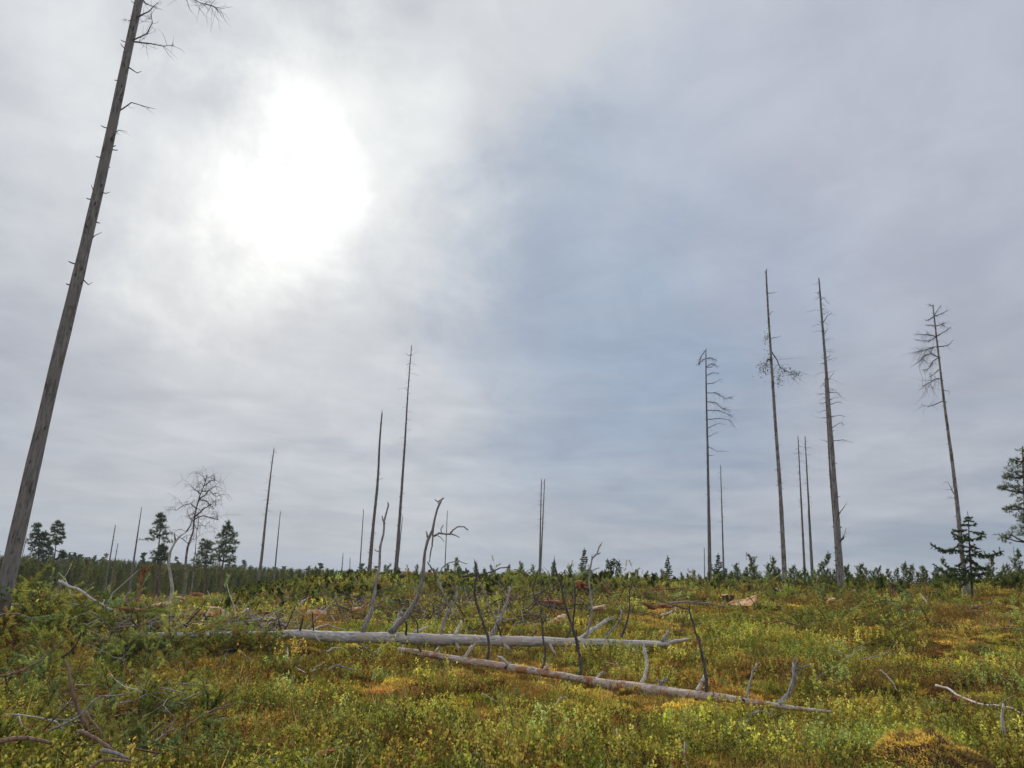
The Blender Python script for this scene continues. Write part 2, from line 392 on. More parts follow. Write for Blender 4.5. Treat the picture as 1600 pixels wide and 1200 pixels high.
# ---------------------------------------------------------------- ground
def build_ground():
    r = [1.0]
    while r[-1] < 6500:
        k = r[-1]; r.append(k + (max(.10, k * .014) if k < 60 else k * .035))
    r = np.array(r)
    a = np.concatenate([np.linspace(-50, 50, 561), np.linspace(52, 308, 129)]); a = np.radians(a)
    R_, A_ = np.meshgrid(r, a, indexing='ij'); X = R_ * np.sin(A_); Y = R_ * np.cos(A_); Z = H(X, Y)
    nr, na = R_.shape; V = np.stack([X, Y, Z], -1).reshape(-1, 3)
    V = np.vstack([V, [[0, 0, H0]]])
    i = np.arange(nr - 1)[:, None] * na; j = np.arange(na)[None]; j2 = (j + 1) % na
    fc = np.stack([i + j, i + na + j, i + na + j2, i + j2], -1).reshape(-1, 4)
    # orient up
    fc = fc[:, ::-1]
    tri = [(nr * na, (k + 1) % na, k) for k in range(na)]
    me = bpy.data.meshes.new('ground'); me.from_pydata(V.tolist(), [], fc.tolist() + tri); me.materials.append(M['ground'])
    me.polygons.foreach_set('use_smooth', [True] * len(me.polygons))
    x, y = V[:, 0], V[:, 1]
    o, g, b = patches(x, y); o = sst(.50, .56, o); g = sst(.49, .55, g); b = sst(.52, .57, b)
    col = np.ones((len(V), 4)); base = np.array([1., 1., 1.])
    c_ = base[None] * (1 - o[:, None]) + np.array([1.9, 1.25, .8])[None] * o[:, None]
    c_ = c_ * (1 - .6 * g[:, None]) + np.array([.8, 1.15, .8])[None] * .6 * g[:, None]
    c_ = c_ * (1 - .5 * b[:, None]) + np.array([.75, .5, .45])[None] * .5 * b[:, None]
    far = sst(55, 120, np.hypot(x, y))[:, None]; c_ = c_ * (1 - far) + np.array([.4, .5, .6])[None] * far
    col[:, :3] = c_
    at = me.color_attributes.new('patch', 'FLOAT_COLOR', 'POINT'); at.data.foreach_set('color', col.ravel())
    me.update(); o_ = bpy.data.objects.new('ground', me); COL.objects.link(o_); tag(o_, kind='structure')
build_ground()

# ---------------------------------------------------------------- scattering of uncountable plants
def scatter(name, label, pts, protos, idx, rot, scl, tint, cat=None):
    c_ = bpy.data.collections.new(name + '_sources')
    for i, p in enumerate(protos):
        o = bpy.data.objects.new('%s_source_%02d' % (name, i), p); c_.objects.link(o)
    me = bpy.data.meshes.new(name); me.from_pydata(pts.tolist(), [], [])
    n = len(pts)
    a = me.attributes.new('rot', 'FLOAT_VECTOR', 'POINT'); a.data.foreach_set('vector', rot.astype(np.float32).ravel())
    a = me.attributes.new('scl', 'FLOAT_VECTOR', 'POINT'); a.data.foreach_set('vector', scl.astype(np.float32).ravel())
    a = me.attributes.new('idx', 'INT', 'POINT'); a.data.foreach_set('value', idx.astype(np.int32))
    a = me.attributes.new('tint', 'FLOAT_VECTOR', 'POINT'); a.data.foreach_set('vector', tint.astype(np.float32).ravel())
    o = bpy.data.objects.new(name, me); COL.objects.link(o)
    ng = bpy.data.node_groups.new(name, 'GeometryNodeTree')
    ng.interface.new_socket('Geometry', in_out='INPUT', socket_type='NodeSocketGeometry'); ng.interface.new_socket('Geometry', in_out='OUTPUT', socket_type='NodeSocketGeometry')
    gi = ng.nodes.new('NodeGroupInput'); go = ng.nodes.new('NodeGroupOutput')
    mp = ng.nodes.new('GeometryNodeMeshToPoints'); ip = ng.nodes.new('GeometryNodeInstanceOnPoints'); ci = ng.nodes.new('GeometryNodeCollectionInfo')
    ci.inputs['Collection'].default_value = c_; ci.inputs['Separate Children'].default_value = True; ci.inputs['Reset Children'].default_value = True
    def na(nm, dt):
        q = ng.nodes.new('GeometryNodeInputNamedAttribute'); q.data_type = dt; q.inputs['Name'].default_value = nm; return q.outputs['Attribute']
    er = ng.nodes.new('FunctionNodeEulerToRotation'); lk = ng.links.new
    lk(gi.outputs[0], mp.inputs[0]); lk(mp.outputs[0], ip.inputs['Points']); lk(ci.outputs[0], ip.inputs['Instance']); ip.inputs['Pick Instance'].default_value = True
    lk(na('idx', 'INT'), ip.inputs['Instance Index']); lk(na('rot', 'FLOAT_VECTOR'), er.inputs[0]); lk(er.outputs[0], ip.inputs['Rotation']); lk(na('scl', 'FLOAT_VECTOR'), ip.inputs['Scale'])
    lk(ip.outputs[0], go.inputs[0])
    md = o.modifiers.new('scatter', 'NODES'); md.node_group = ng
    return tag(o, label=label, kind='stuff')

def sector(n, r0_, r1_, a0, a1, rs, power=1.0):
    """n points between two distances and two bearings (degrees), density falling with distance"""
    t = rs.rand(n); 
    r = (r0_ ** power + (r1_ ** power - r0_ ** power) * t) ** (1 / power); a = np.radians(a0 + (a1 - a0) * rs.rand(n))
    return r * np.sin(a), r * np.cos(a)

def proto_shrub(seed, h=.24, ns=16, leaf=.03, nl=20, spread=.16, upright=1.):
    rs = np.random.RandomState(seed); mb = MB()
    for i in range(ns):
        b = np.array([*(rs.normal(0, spread, 2)), -.03]); tip = b + np.array([*(rs.normal(0, .35 * h, 2)), h * (.6 + .6 * rs.rand()) * upright])
        w_ = np.array([.0035, 0, 0]); mb.tris([[b - w_, b + w_, tip]], 1)
        t = (.25 + .75 * rs.rand(nl, 1)); C = b + (tip - b) * t
        D = unit(rs.normal(0, 1, (nl, 3)) + np.array([0, 0, .7])); C = C + D * .006; W = unit(np.cross(D, rs.normal(0, 1, (nl, 3))))
        mb.quads(leafquads(C, D, W, None, leaf * (.7 + .6 * rs.rand(nl, 1))), 0)
    return mb.mesh('shrub', [M['leaf'], M['stem']], smooth=False)
def proto_heather(seed, h=.22, ns=34, spread=.15):
    rs = np.random.RandomState(seed); mb = MB()
    for i in range(ns):
        b = np.array([*(rs.normal(0, spread, 2)), -.03]); tip = b + np.array([*(rs.normal(0, .5 * h, 2)), h * (.5 + .7 * rs.rand())])
        w_ = unit(rs.normal(0, 1, (1, 3)))[0] * .003; mb.tris([[b - w_, b + w_, tip]], 1)
        needles(mb, b + (tip - b) * .35, tip, 16, .022, .0045, rs, 0, .8)
    return mb.mesh('heather', [M['leaf'], M['stem']], smooth=False)
def proto_moss(seed, r=.17, n=420, ln=.035):
    rs = np.random.RandomState(seed); mb = MB()
    a = rs.rand(n) * 2 * math.pi; q = np.sqrt(rs.rand(n)) * r
    C = np.stack([q * np.cos(a), q * np.sin(a), .045 * (1 - (q / r) ** 2) - .015], 1); D = unit(rs.normal(0, .8, (n, 3)) + np.array([0, 0, .9])) * ln * (.6 + .7 * rs.rand(n, 1)); W = unit(np.cross(D, rs.normal(0, 1, (n, 3)))) * .008
    mb.tris(np.stack([C - W, C + W, C + D], 1), 0); return mb.mesh('moss', [M['leaf']], smooth=False)
def proto_grass(seed, n=26, h=.28):
    rs = np.random.RandomState(seed); mb = MB(); C = np.stack([rs.normal(0, .07, n), rs.normal(0, .07, n), -.02 * np.ones(n)], 1)
    D = unit(rs.normal(0, .45, (n, 3)) + np.array([0, 0, 1])) * h * (.4 + .8 * rs.rand(n, 1)); W = unit(np.cross(D, rs.normal(0, 1, (n, 3)))) * .0035
    mb.tris(np.stack([C - W, C + W, C + D], 1), 0); return mb.mesh('grass', [M['leaf']], smooth=False)
def proto_bough(seed, ln=.9, nd_=60, nl=.065, nw=.0034, sub=14):
    rs = np.random.RandomState(seed); mb = MB(); pts = [np.array([-ln / 2, 0, 0.02])]
    d = np.array([1., 0, .12])
    for i in range(5): pts.append(pts[-1] + d * ln / 5); d = unit((d + rs.normal(0, .22, 3))[None])[0]
    mb.tube(pts, [.009, .008, .007, .006, .004, .002], 4, 1)
    for i in range(sub):
        t = .25 + .75 * rs.rand(); k = int(t * 4.99); p = pts[k] + (pts[k + 1] - pts[k]) * (t * 5 - k if t * 5 - k < 1 else 1)
        dd = unit((np.array([1., 0, 0]) + rs.normal(0, .75, 3) * np.array([1, 1, .7]) + np.array([0, 0, .2]))[None])[0] * (.12 + .2 * rs.rand()) * ln
        e = p + dd; w_ = np.array([0, .003, 0]); mb.tris([[p - w_, p + w_, e]], 1)
        needles(mb, p + dd * .55, e + dd * .1, nd_, nl, nw, rs, 0, 1.5)
    return mb.mesh('bough', [M['leaf'], M['stem']], smooth=False)
def proto_twig(seed, ln=.5):
    rs = np.random.RandomState(seed); mb = MB(); p = np.array([-ln / 2, 0, .01]); d = np.array([1., 0, 0]); pts = [p]
    for i in range(5):
        d = unit((d + rs.normal(0, .28, 3))[None])[0]; p = p + d * ln / 5; pts.append(p)
    mb.tube(pts, [.008, .007, .006, .005, .004, .002], 4, 0)
    for k in (2, 3, 4):
        q = pts[k] + unit((d + rs.normal(0, .8, 3))[None])[0] * ln * .28; mb.tube([pts[k], (pts[k] + q) / 2 + rs.normal(0, .01, 3), q], [.004, .003, .001], 3, 0)
    return mb.mesh('twig', [M['tintwood']], smooth=False)

def mixpal(pal, rs, n, k=None, jit=.28):
    pal = np.array(pal); i = rs.randint(0, len(pal), n) if k is None else k
    return pal[i] * (1 + rs.normal(0, jit, (n, 1)).clip(-.5, .7))

def put(name, label, x, y, protos, smin, smax, tint, rs, dz=0., tilt=.15, far_up=0.):
    if name != 'moss' and name != 'pine_thicket':
        cl = sst(.34, .66, .65 * fbm(x / .75, y / .75, 141, 2) + .35 * fbm(x / .3, y / .3, 142, 2)); kp = rs.rand(len(x)) < .35 + .75 * cl; x, y, tint, cl = x[kp], y[kp], tint[kp], cl[kp]
    else: cl = np.full(len(x), .5)
    n = len(x); r = np.hypot(x, y); s = (smin + (smax - smin) * rs.rand(n)) * (1 + far_up * sst(8, 36, r)) * (.68 + .64 * cl)
    rot = np.stack([rs.normal(0, tilt, n), rs.normal(0, tilt, n), rs.rand(n) * 6.283], 1)
    scatter(name, label, np.stack([x, y, H(x, y) + dz], 1), protos, rs.randint(0, len(protos), n), rot, np.stack([s, s, s * (.75 + .5 * rs.rand(n))], 1), tint)

GREEN = [(.31, .31, .085), (.18, .20, .05), (.40, .36, .11), (.21, .25, .10), (.44, .38, .14), (.30, .34, .18), (.12, .14, .04), (.27, .24, .065), (.34, .27, .08)]
def ground_cover():
    rs = np.random.RandomState(5)
    # moss cushions
    x, y = sector(26000, 4.6, 44, -47, 47, rs, 1.25)
    o, g, b = patches(x, y); n = len(x)
    k = np.where(o > .525, 0, np.where(b > .54, 2, 1))
    T = np.empty((n, 3)); warm = 1.22
    T[k == 0] = mixpal([(.49, .34, .09), (.55, .40, .12), (.40, .235, .07), (.50, .41, .12), (.36, .26, .07)], rs, (k == 0).sum())
    T[k == 1] = mixpal([(.34, .29, .05), (.24, .24, .05), (.40, .33, .06), (.30, .18, .045), (.14, .12, .03)], rs, (k == 1).sum())
    T[k == 2] = mixpal([(.17, .085, .035), (.12, .075, .03), (.22, .12, .05)], rs, (k == 2).sum())
    T *= np.array([1.15, 1.2, 1.3])
    put('moss', 'ochre and yellow green moss cushions carpeting the clearing', x, y, [proto_moss(i) for i in range(3)], .8, 1.7, T, rs, -.005, .2, .45)
    # heather
    x, y = sector(32000, 4.6, 42, -47, 47, rs, 1.25); o, g, b = patches(x, y)
    kp = (rs.rand(len(x)) < np.where((b > .51) | (o > .53), .62, .20)) & clear_of_logs(x, y); x, y = x[kp], y[kp]
    T = mixpal([(.20, .11, .04), (.27, .155, .055), (.14, .12, .035), (.32, .21, .07), (.20, .19, .055), (.10, .065, .03)], rs, len(x))
    T *= 1.25
    put('heather', 'low brown and olive heather between the moss', x, y, [proto_heather(i + 10, .17) for i in range(4)], .7, 1.3, T, rs, 0, .2, .3)
    # berry shrubs
    x, y = sector(38000, 4.6, 40, -47, 47, rs, 1.3); o, g, b = patches(x, y)
    kp = (rs.rand(len(x)) < np.where(o > .52, .06, np.where(g > .515, .75, .15))) & clear_of_logs(x, y); x, y = x[kp], y[kp]
    big = fbm(x / 5., y / 5., 88, 3)[:, None]
    T = mixpal(GREEN, rs, len(x)) * (.58 + 1.15 * big) * np.array([1.10, 1.17, .92])
    put('berry_shrubs', 'knee low green berry shrubs with small bright leaves', x, y, [proto_shrub(i + 20, .17 + .04 * (i % 3), 18, .022, 26) for i in range(5)], .65, 1.15, T, rs, 0, .15, .35)
    # grass
    x, y = sector(5000, 4.6, 26, -47, 47, rs, 1.1); kp = clear_of_logs(x, y); x, y = x[kp], y[kp]
    put('dry_grass', 'thin straw coloured grass blades in the heath', x, y, [proto_grass(i + 30) for i in range(3)], .6, 1.3, mixpal([(.30, .27, .10), (.22, .26, .08), (.38, .31, .15)], rs, len(x)), rs, 0, .15)
    # loose twigs everywhere, thick on the slash zone
    x, y = sector(6500, 4.8, 40, -47, 47, rs, 1.15); u_, q = np.degrees(np.arctan2(x, y)), np.hypot(x, y)
    dens = .20 + .8 * ((q > 19) & (q < 33) & (u_ > -14) & (u_ < 14)) + .5 * ((u_ < -14) & (q > 9)) + .2 * (q > 22)
    dens = dens * np.where(q < 12, .55, 1); kp = rs.rand(len(x)) < dens; x, y = x[kp], y[kp]
    T = mixpal([(.40, .36, .33), (.28, .24, .21), (.22, .15, .11), (.40, .24, .15), (.50, .46, .43)], rs, len(x))
    put('twig_litter', 'grey and brown twigs littering the heath', x, y, [proto_twig(i + 40, .45 + .12 * i) for i in range(4)], .5, .95, T, rs, .12, .35, .9)
    # green pine tops left lying: mound at the left, the left foreground, the slope below the crest
    X, Y, SC, TT = [], [], [], []
    def zone(n, pts_, sig, sc):
        for (u, v) in pts_:
            p = G(u, v, .05); D = dist(p)
            X.extend(p.x + rs.normal(0, sig, n)); Y.extend(p.y + rs.normal(0, sig * 1.3, n)); SC.extend([sc] * n)
    zone(20, [(20, 962), (70, 966), (120, 964), (60, 985), (20, 1002), (130, 980), (95, 998), (175, 970)], .5, 1.0)
    LA = LOGS[0]; la = [proj_u(p) for p in LA]
    for u in list(range(200, 285, 9)) + list(range(322, 440, 7)):
        D = float(np.interp(u, la, [dist(p) for p in LA])) - .35; p = P(u, 990, D)
        X.extend(p.x + rs.normal(0, .14, 5)); Y.extend(p.y + rs.normal(-.1, .16, 5)); SC.extend([.62] * 5)
    nlog = len(X)
    zone(10, [(150, 1000), (190, 985), (220, 1010), (170, 1040), (220, 1050), (130, 1070), (80, 1080), (60, 1110), (110, 1110), (190, 1090), (60, 1040), (30, 1060)], .42, .85)
    zone(8, [(100, 1180), (150, 1170), (215, 1130), (230, 1170), (260, 1120), (60, 1190), (120, 1150), (190, 1140), (280, 1150), (230, 1195)], .32, .75)
    zone(18, [(640, 930), (680, 925), (620, 945), (740, 935), (830, 925), (790, 915), (870, 915), (920, 925), (860, 940), (1050, 925), (1110, 915), (1165, 935), (1220, 935), (1290, 945), (1330, 940), (1300, 985), (1400, 965), (1190, 985), (480, 935), (440, 940), (360, 990)], 1.0, 1.3)
    X = np.array(X); Y = np.array(Y); SC = np.array(SC)
    T = mixpal([(.24, .29, .08), (.31, .35, .10), (.21, .29, .15), (.28, .29, .09), (.37, .40, .15), (.15, .18, .06), (.32, .24, .08)], rs, len(X), jit=.22)
    n = len(X); rot = np.stack([rs.normal(0, .5, n), rs.normal(-.15, .45, n), rs.rand(n) * 6.283], 1)
    s = SC * (.7 + .6 * rs.rand(n)); zz = H(X, Y) + .04 + .20 * rs.rand(n) * SC; zz[160:nlog] += .08
    scatter('pine_brash', 'heaps of cut green pine boughs left lying on the heath', np.stack([X, Y, zz], 1), [proto_bough(i + 50) for i in range(4)], rs.randint(0, 4, n), rot, np.stack([s, s, s], 1), T)
ground_cover()

# ---------------------------------------------------------------- living conifers
def pine_sapling(seed, h=1.6, dens=1.0, nl=.085, nw=.0095):
    """young pine: stem mesh and needle mesh, origin at the foot"""
    rs = np.random.RandomState(seed); st_ = MB(); nb = MB()
    ax = [np.array([rs.normal(0, .02) * i, rs.normal(0, .02) * i, h * i / 6 - .05]) for i in range(7)]
    st_.tube(ax, [.03 * h / 1.6 * (1 - .85 * i / 6) for i in range(7)], 5)
    nbr = int(74 * dens); lop = rs.normal(0, .25)
    for k in range(nbr):
        t = .05 + .90 * (k + rs.rand()) / nbr; c0 = np.array([np.interp(t, np.linspace(0, 1, 7), [a[j] for a in ax]) for j in range(3)])
        a = rs.rand() * 6.283; Lb = h * (.21 * (1 - t) ** .85 + .03) * (.45 + .7 * rs.rand()) * (1 + lop * math.cos(a)); rise = .25 + .65 * t + .25 * rs.rand()
        e = c0 + np.array([math.cos(a) * Lb, math.sin(a) * Lb, Lb * rise]); m = c0 + (e - c0) * .55 - np.array([0, 0, Lb * .08])
        st_.tube([c0, m, e], [.009, .006, .003], 3); needles(nb, c0 + (m - c0) * .3, m, 10, nl, nw, rs, 0, .8); needles(nb, m, e + (e - m) * .2, 22, nl, nw, rs, 0, 1.1)
    needles(nb, ax[-1] - np.array([0, 0, .25 * h / 1.6]), ax[-1] + np.array([0, 0, .08]), int(30 * dens), nl * .8, nw, rs, 0, 1.8)
    return st_, nb
def spruce_sapling(seed, h=1.7, nl=.07, nw=.014):
    rs = np.random.RandomState(seed); st_ = MB(); nb = MB()
    st_.tube([(0, 0, -.05), (0, 0, h * .5), (0, 0, h)], [.025, .016, .004], 5)
    nwh = int(h / .11)
    for k in range(nwh):
        t = .10 + .88 * k / nwh; R = (h * .27 * (1 - t) ** .9 + .05) * (.6 + .6 * rs.rand())
        for j in range(6):
            a = rs.rand() * 6.283; Lb = R * (.7 + .4 * rs.rand()); c0 = np.array([0, 0, h * t]); e = c0 + np.array([math.cos(a) * Lb, math.sin(a) * Lb, Lb * (.25 * t - .05 + .15 * rs.rand())])
            st_.tube([c0, e], [.006, .002], 3); needles(nb, c0 + (e - c0) * .15, e, 34, nl, nw, rs, 0, .6)
    needles(nb, (0, 0, h * .85), (0, 0, h * 1.02), 26, nl, nw, rs, 0, 1.)
    return st_, nb
def make_tree_thing(name, st_, nb, mats, label, cat, loc=(0, 0, 0), group=None, rz=0, sc=1):
    t = empty(name, loc, label, cat, group); t.rotation_euler = (0, 0, rz); t.scale = (sc,) * 3
    for mb, nm, mt in ((st_, 'trunk', mats[0]), (nb, 'crown', mats[1])):
        o = bpy.data.objects.new(nm, mb.mesh(nm, [mt], smooth=False)); COL.objects.link(o); o.parent = t
    return t
def top_at(u, v, D):
    """foot on the ground under the image point, and the height that reaches it"""
    p = P(u, v, D); g = gr(p); return g, p.z - g.z

def forest_pine(seed, h=5.0, mat='leaf', n=900, r=.9):
    rs = np.random.RandomState(seed); mb = MB()
    mb.tube([(0, 0, -.2), (0, 0, h * .95)], [.07, .02], 4, 1)
    nb_ = 84
    for k in range(nb_):
        t = .12 + .86 * (k + rs.rand()) / nb_; a = rs.rand() * 6.283; R = (r * (1 - t) ** .85 + .10) * (.4 + .75 * rs.rand()); c0 = np.array([0, 0, h * t])
        e = c0 + np.array([math.cos(a) * R, math.sin(a) * R, R * (.2 + .6 * t)]); needles(mb, c0 + (e - c0) * .25, e + (e - c0) * .1, int(n / nb_), .22, .036, rs, 0, 1.0)
    needles(mb, (0, 0, h * .88), (0, 0, h * 1.03), 16, .18, .03, rs, 0, 1.6)
    return mb.mesh('forest_pine', [M[mat], M['pinebark']], smooth=False)
pine_src = []
def young_pines():
    rs = np.random.RandomState(31)
    named = [  # u, v of the tip, distance, kind, label
        (1043, 868, 37, 's', 'pale open young spruce standing alone on the crest'),
        (913, 856, 38, 's', 'slim dark pointed young spruce on the crest beside the drooping shrub'),
        (1122, 864, 38, 's', 'young spruce in front of the two close dead trunks on the crest'),
        (1173, 861, 44, 'p', 'tall dense young pine left of the trunk with leafy clumps'),
        (1208, 866, 44, 'p', 'young pine touching the left side of the trunk with leafy clumps'),
        (1290, 860, 42, 'p', 'tall young pine just left of the paired thick dead trunks'),
        (1240, 880, 44, 'p', 'small young pine right of the trunk with leafy clumps'),
        (1413, 875, 46, 'p', 'broad young pine behind the dark stump on the crest'),
        (1590, 853, 40, 'p', 'dark tall young pine under the large pine at the right edge'),
        (1575, 878, 42, 'p', 'shorter young pine beside the spruce at the right edge'),
        (1350, 878, 44, 'p', 'bushy young pine right of the paired thick dead trunks'),
        (715, 868, 38, 'p', 'upright young pine on the crest under the arched dead branch'),
        (745, 878, 38, 'p', 'young pine on the crest behind the upright dark branch'),
        (608, 878, 38, 'p', 'young pine at the foot of the tallest thin dead trunk'),
        (815, 874, 40, 'p', 'young pine left of the double topped dead tree'),
        (865, 874, 38, 'p', 'young pine right of the double topped dead tree'),
        (495, 882, 60, 'p', 'dark round young pine at the left end of the crest'),
        (510, 884, 62, 'p', 'second dark young pine at the left end of the crest'),
        (1440, 880, 44, 'p', 'narrow young pine between the dark stump and the spruce'),
        (1475, 868, 38, 'p', 'wide low young pine left of the spruce'),
        (1550, 868, 40, 'p', 'wide young pine showing through the right arm of the spruce'),
    ]
    srcp = []; srcs = []
    for i in range(5):
        srcp.append(pine_sapling(100 + i, 1.6))
    for i in range(2): srcs.append(spruce_sapling(120 + i, 1.7))
    mp = [(a.mesh('trunk', [M['pinebark']], smooth=False), b.mesh('crown', [M['sapling']], smooth=False)) for a, b in srcp]
    ms_ = [(a.mesh('trunk', [M['pinebark']], smooth=False), b.mesh('crown', [M['spruce']], smooth=False)) for a, b in srcs]
    pine_src.extend(mp)
    def place(name, meshes, loc, h, h0, label, cat, group=None, wide=1.):
        t = empty(name, loc, label, cat, group); t.rotation_euler = (0, 0, rs.rand() * 6.283); s = h / h0; t.scale = (s * wide, s * wide, s)
        for nm, me in zip(('trunk', 'crown'), meshes):
            o = bpy.data.objects.new(nm, me); COL.objects.link(o); o.parent = t
    for (u, v, D, k, lab) in named:
        g, h = top_at(u, v, D)
        if k == 's': place('young_spruce', ms_[rs.randint(2)], g, h, 1.74, lab, 'spruce sapling')
        else: place('young_pine', mp[rs.randint(5)], g, h, 1.68, lab, 'pine sapling', None, 1.0)
    # the unnamed ones along the skyline
    us = np.concatenate([np.arange(455, 1170, 11), np.arange(1100, 1610, 12)])
    for u in us:
        u = u + rs.normal(0, 4); D = 36 + 12 * rs.rand(); hz = 867 + .0455 * u
        if u < 560: v = 890 + rs.rand() * 8
        elif u < 950: v = 883 + rs.rand() * 15
        elif u < 1100: v = 890 + rs.rand() * 12
        else: v = 880 + rs.rand() * 18
        g, h = top_at(u, v - 4, D)
        if h < .35: h = .35 + .3 * rs.rand()
        place('young_pine', mp[rs.randint(5)], g, h, 1.68, 'young bushy green pine among many on the skyline of the crest', 'pine sapling', 'young pines along the crest')
    # dense low thicket on the slope just under the crest: uncountable
    tint = lambda n: mixpal([(.12, .17, .04), (.17, .21, .05), (.20, .22, .055), (.09, .13, .035), (.15, .17, .035)], rs, n, jit=.25)
    tm = [MB() for _ in range(3)]; pr = []
    for i, mb in enumerate(tm):
        a, b = pine_sapling(140 + i, .8, 1.5, .09, .011); 
        mb.v, mb.f, mb.mi, mb.n = b.v, b.f, b.mi, b.n; pr.append(mb.mesh('thicket', [M['leaf']], smooth=False))
    x, y = sector(3600, 24, 46, -21, 40, rs, 2.2); az = np.degrees(np.arctan2(x, y)); q = np.hypot(x, y)
    near = np.interp(az, [-21, -16, -8, 0, 8, 16, 25, 40], [27, 25, 27, 27, 30, 33, 34.5, 35])
    kp = (rs.rand(len(x)) < np.where(az > 13, .55, 1)) & (q > near + rs.normal(0, 1.6, len(x))) & (fbm(x / 2.5, y / 2.5, 131, 3) > .36); x, y, az = x[kp], y[kp], az[kp]
    put('pine_thicket', 'dense low thicket of self sown pines covering the crest', x, y, pr, .34, .78, tint(len(x)), rs, 0, .2)
    # behind the crest on the right
    x, y = sector(700, 46, 120, -12, 46, rs, 1.5)
    n = len(x); uu = np.array([proj_u(Vector((a, b_, CAM.z))) for a, b_ in zip(x, y)])
    vt = np.interp(uu, [450, 600, 1000, 1150, 1600], [895, 893, 902, 896, 893]) + rs.rand(n) * 18
    hh = np.array([P(a, b_, math.hypot(c_, d_)).z for a, b_, c_, d_ in zip(uu, vt, x, y)]) - H(x, y); kp = (hh > .5) & (hh < 7); x, y, hh = x[kp], y[kp], hh[kp]; n = len(x); s = hh / 4.6
    fp = [forest_pine(180 + i, 4.6, r=1.25, n=1500) for i in range(4)]
    scatter('woodland_edge', 'young woodland growing beyond the crest', np.stack([x, y, H(x, y)], 1), fp, rs.randint(0, 4, n), np.stack([0 * x, 0 * x, rs.rand(n) * 6.28], 1), np.stack([s, s, s], 1), tint(n) * 1.05)
young_pines()

def far_forest():
    rs = np.random.RandomState(77); pr = [forest_pine(200 + i, 5.0 + .5 * i) for i in range(4)]
    # near belt on the left
    x, y = sector(5200, 50, 190, -48, -12, rs, 1.2); az = np.degrees(np.arctan2(x, y)); q = np.hypot(x, y)
    lim = np.interp(az, [-48, -40, -35, -30, -26, -20, -12], [50, 60, 66, 66, 72, 82, 90]); kp = q > lim + rs.normal(0, 4, len(x)); x, y, q = x[kp], y[kp], q[kp]
    uu = np.array([proj_u(Vector((a, b_, CAM.z))) for a, b_ in zip(x, y)]); vt = 868 + .0455 * uu + np.interp(q, [50, 70, 95, 190], [30, 17, 9, 6]) + rs.rand(len(x)) * np.interp(q, [50, 80, 190], [24, 14, 5])
    hh = np.array([P(a, b_, c_).z for a, b_, c_ in zip(uu, vt, q)]) - H(x, y); kp = (hh > .6) & (uu < 620); x, y, q, hh = x[kp], y[kp], q[kp], hh[kp]; s = np.clip(hh, .8, 8) / 5.6
    T = mixpal([(.085, .11, .04), (.12, .14, .045), (.065, .09, .04), (.16, .16, .055)], rs, len(x), jit=.2)
    rot = np.stack([rs.normal(0, .03, len(x)), rs.normal(0, .03, len(x)), rs.rand(len(x)) * 6.28], 1)
    scatter('young_forest', 'dark dense belt of young pines beyond the clearing', np.stack([x, y, H(x, y)], 1), pr, rs.randint(0, 4, len(x)), rot, np.stack([s, s, s], 1), T)
    # low-poly canopy out to the horizon
    cone = []
    for i in range(3):
        r2 = np.random.RandomState(300 + i); mb = MB(); n = 70
        t = r2.rand(n); a = r2.rand(n) * 6.28; R = 1.7 * (1 - t) ** .7 * r2.rand(n) ** .4
        C = np.stack([R * np.cos(a), R * np.sin(a), 3 + 9 * t], 1); D = unit(r2.normal(0, 1, (n, 3)) * np.array([1, 1, .5])) * 1.3; W = unit(np.cross(D, r2.normal(0, 1, (n, 3)))) * .6
        mb.tris(np.stack([C - W, C + W, C + D], 1), 0); cone.append(mb.mesh('canopy', [M['leaf']], smooth=False))
    x, y = sector(30000, 170, 3600, -50, 50, rs, 1.0)
    s = (.62 + .25 * rs.rand(len(x))) * (1 + 1.6 * sst(700, 3000, np.hypot(x, y))); sz = (.62 + .25 * rs.rand(len(x))) * (1 + .1 * sst(700, 3000, np.hypot(x, y)))
    T = mixpal([(.05, .07, .03), (.065, .085, .035), (.045, .06, .03)], rs, len(x), jit=.15)
    rot = np.stack([0 * x, 0 * x, rs.rand(len(x)) * 6.28], 1)
    scatter('distant_forest', 'continuous bluish conifer forest reaching the horizon', np.stack([x, y, H(x, y, False)], 1), cone, rs.randint(0, 3, len(x)), rot, np.stack([s, s, sz], 1), T)
far_forest()

# ---------------------------------------------------------------- standing dead trees
def polyline(uv, D, jit=0., rs=None, D2=None):
    rs = rs or RS; out = []; d = D; n = len(uv)
    for i, (a, b) in enumerate(uv):
        dd = D + ((D2 - D) * i / max(1, n - 1) if D2 else 0) + (rs.normal(0, jit) if i else 0)
        out.append(P(a, b, dd))
    return out
def twiglets(mb, pts, n, ln, rad, rs, droop=-.2, mi=0):
    for i in range(n):
        k = rs.randint(max(1, len(pts) // 4), len(pts)); p = Vector(pts[k]); q = Vector(pts[k - 1]); b = q.lerp(p, rs.rand()); d = (p - q).normalized()
        e = (d * .8 + Vector(rs.normal(0, .6, 3)) + Vector((0, 0, droop))).normalized() * ln * (.4 + .8 * rs.rand())
        m = b + e * .5 + Vector(rs.normal(0, .08, 3)) * ln; mb.tube([b, m, b + e], [rad, rad * .7, rad * .25], 3, mi, cap=False)
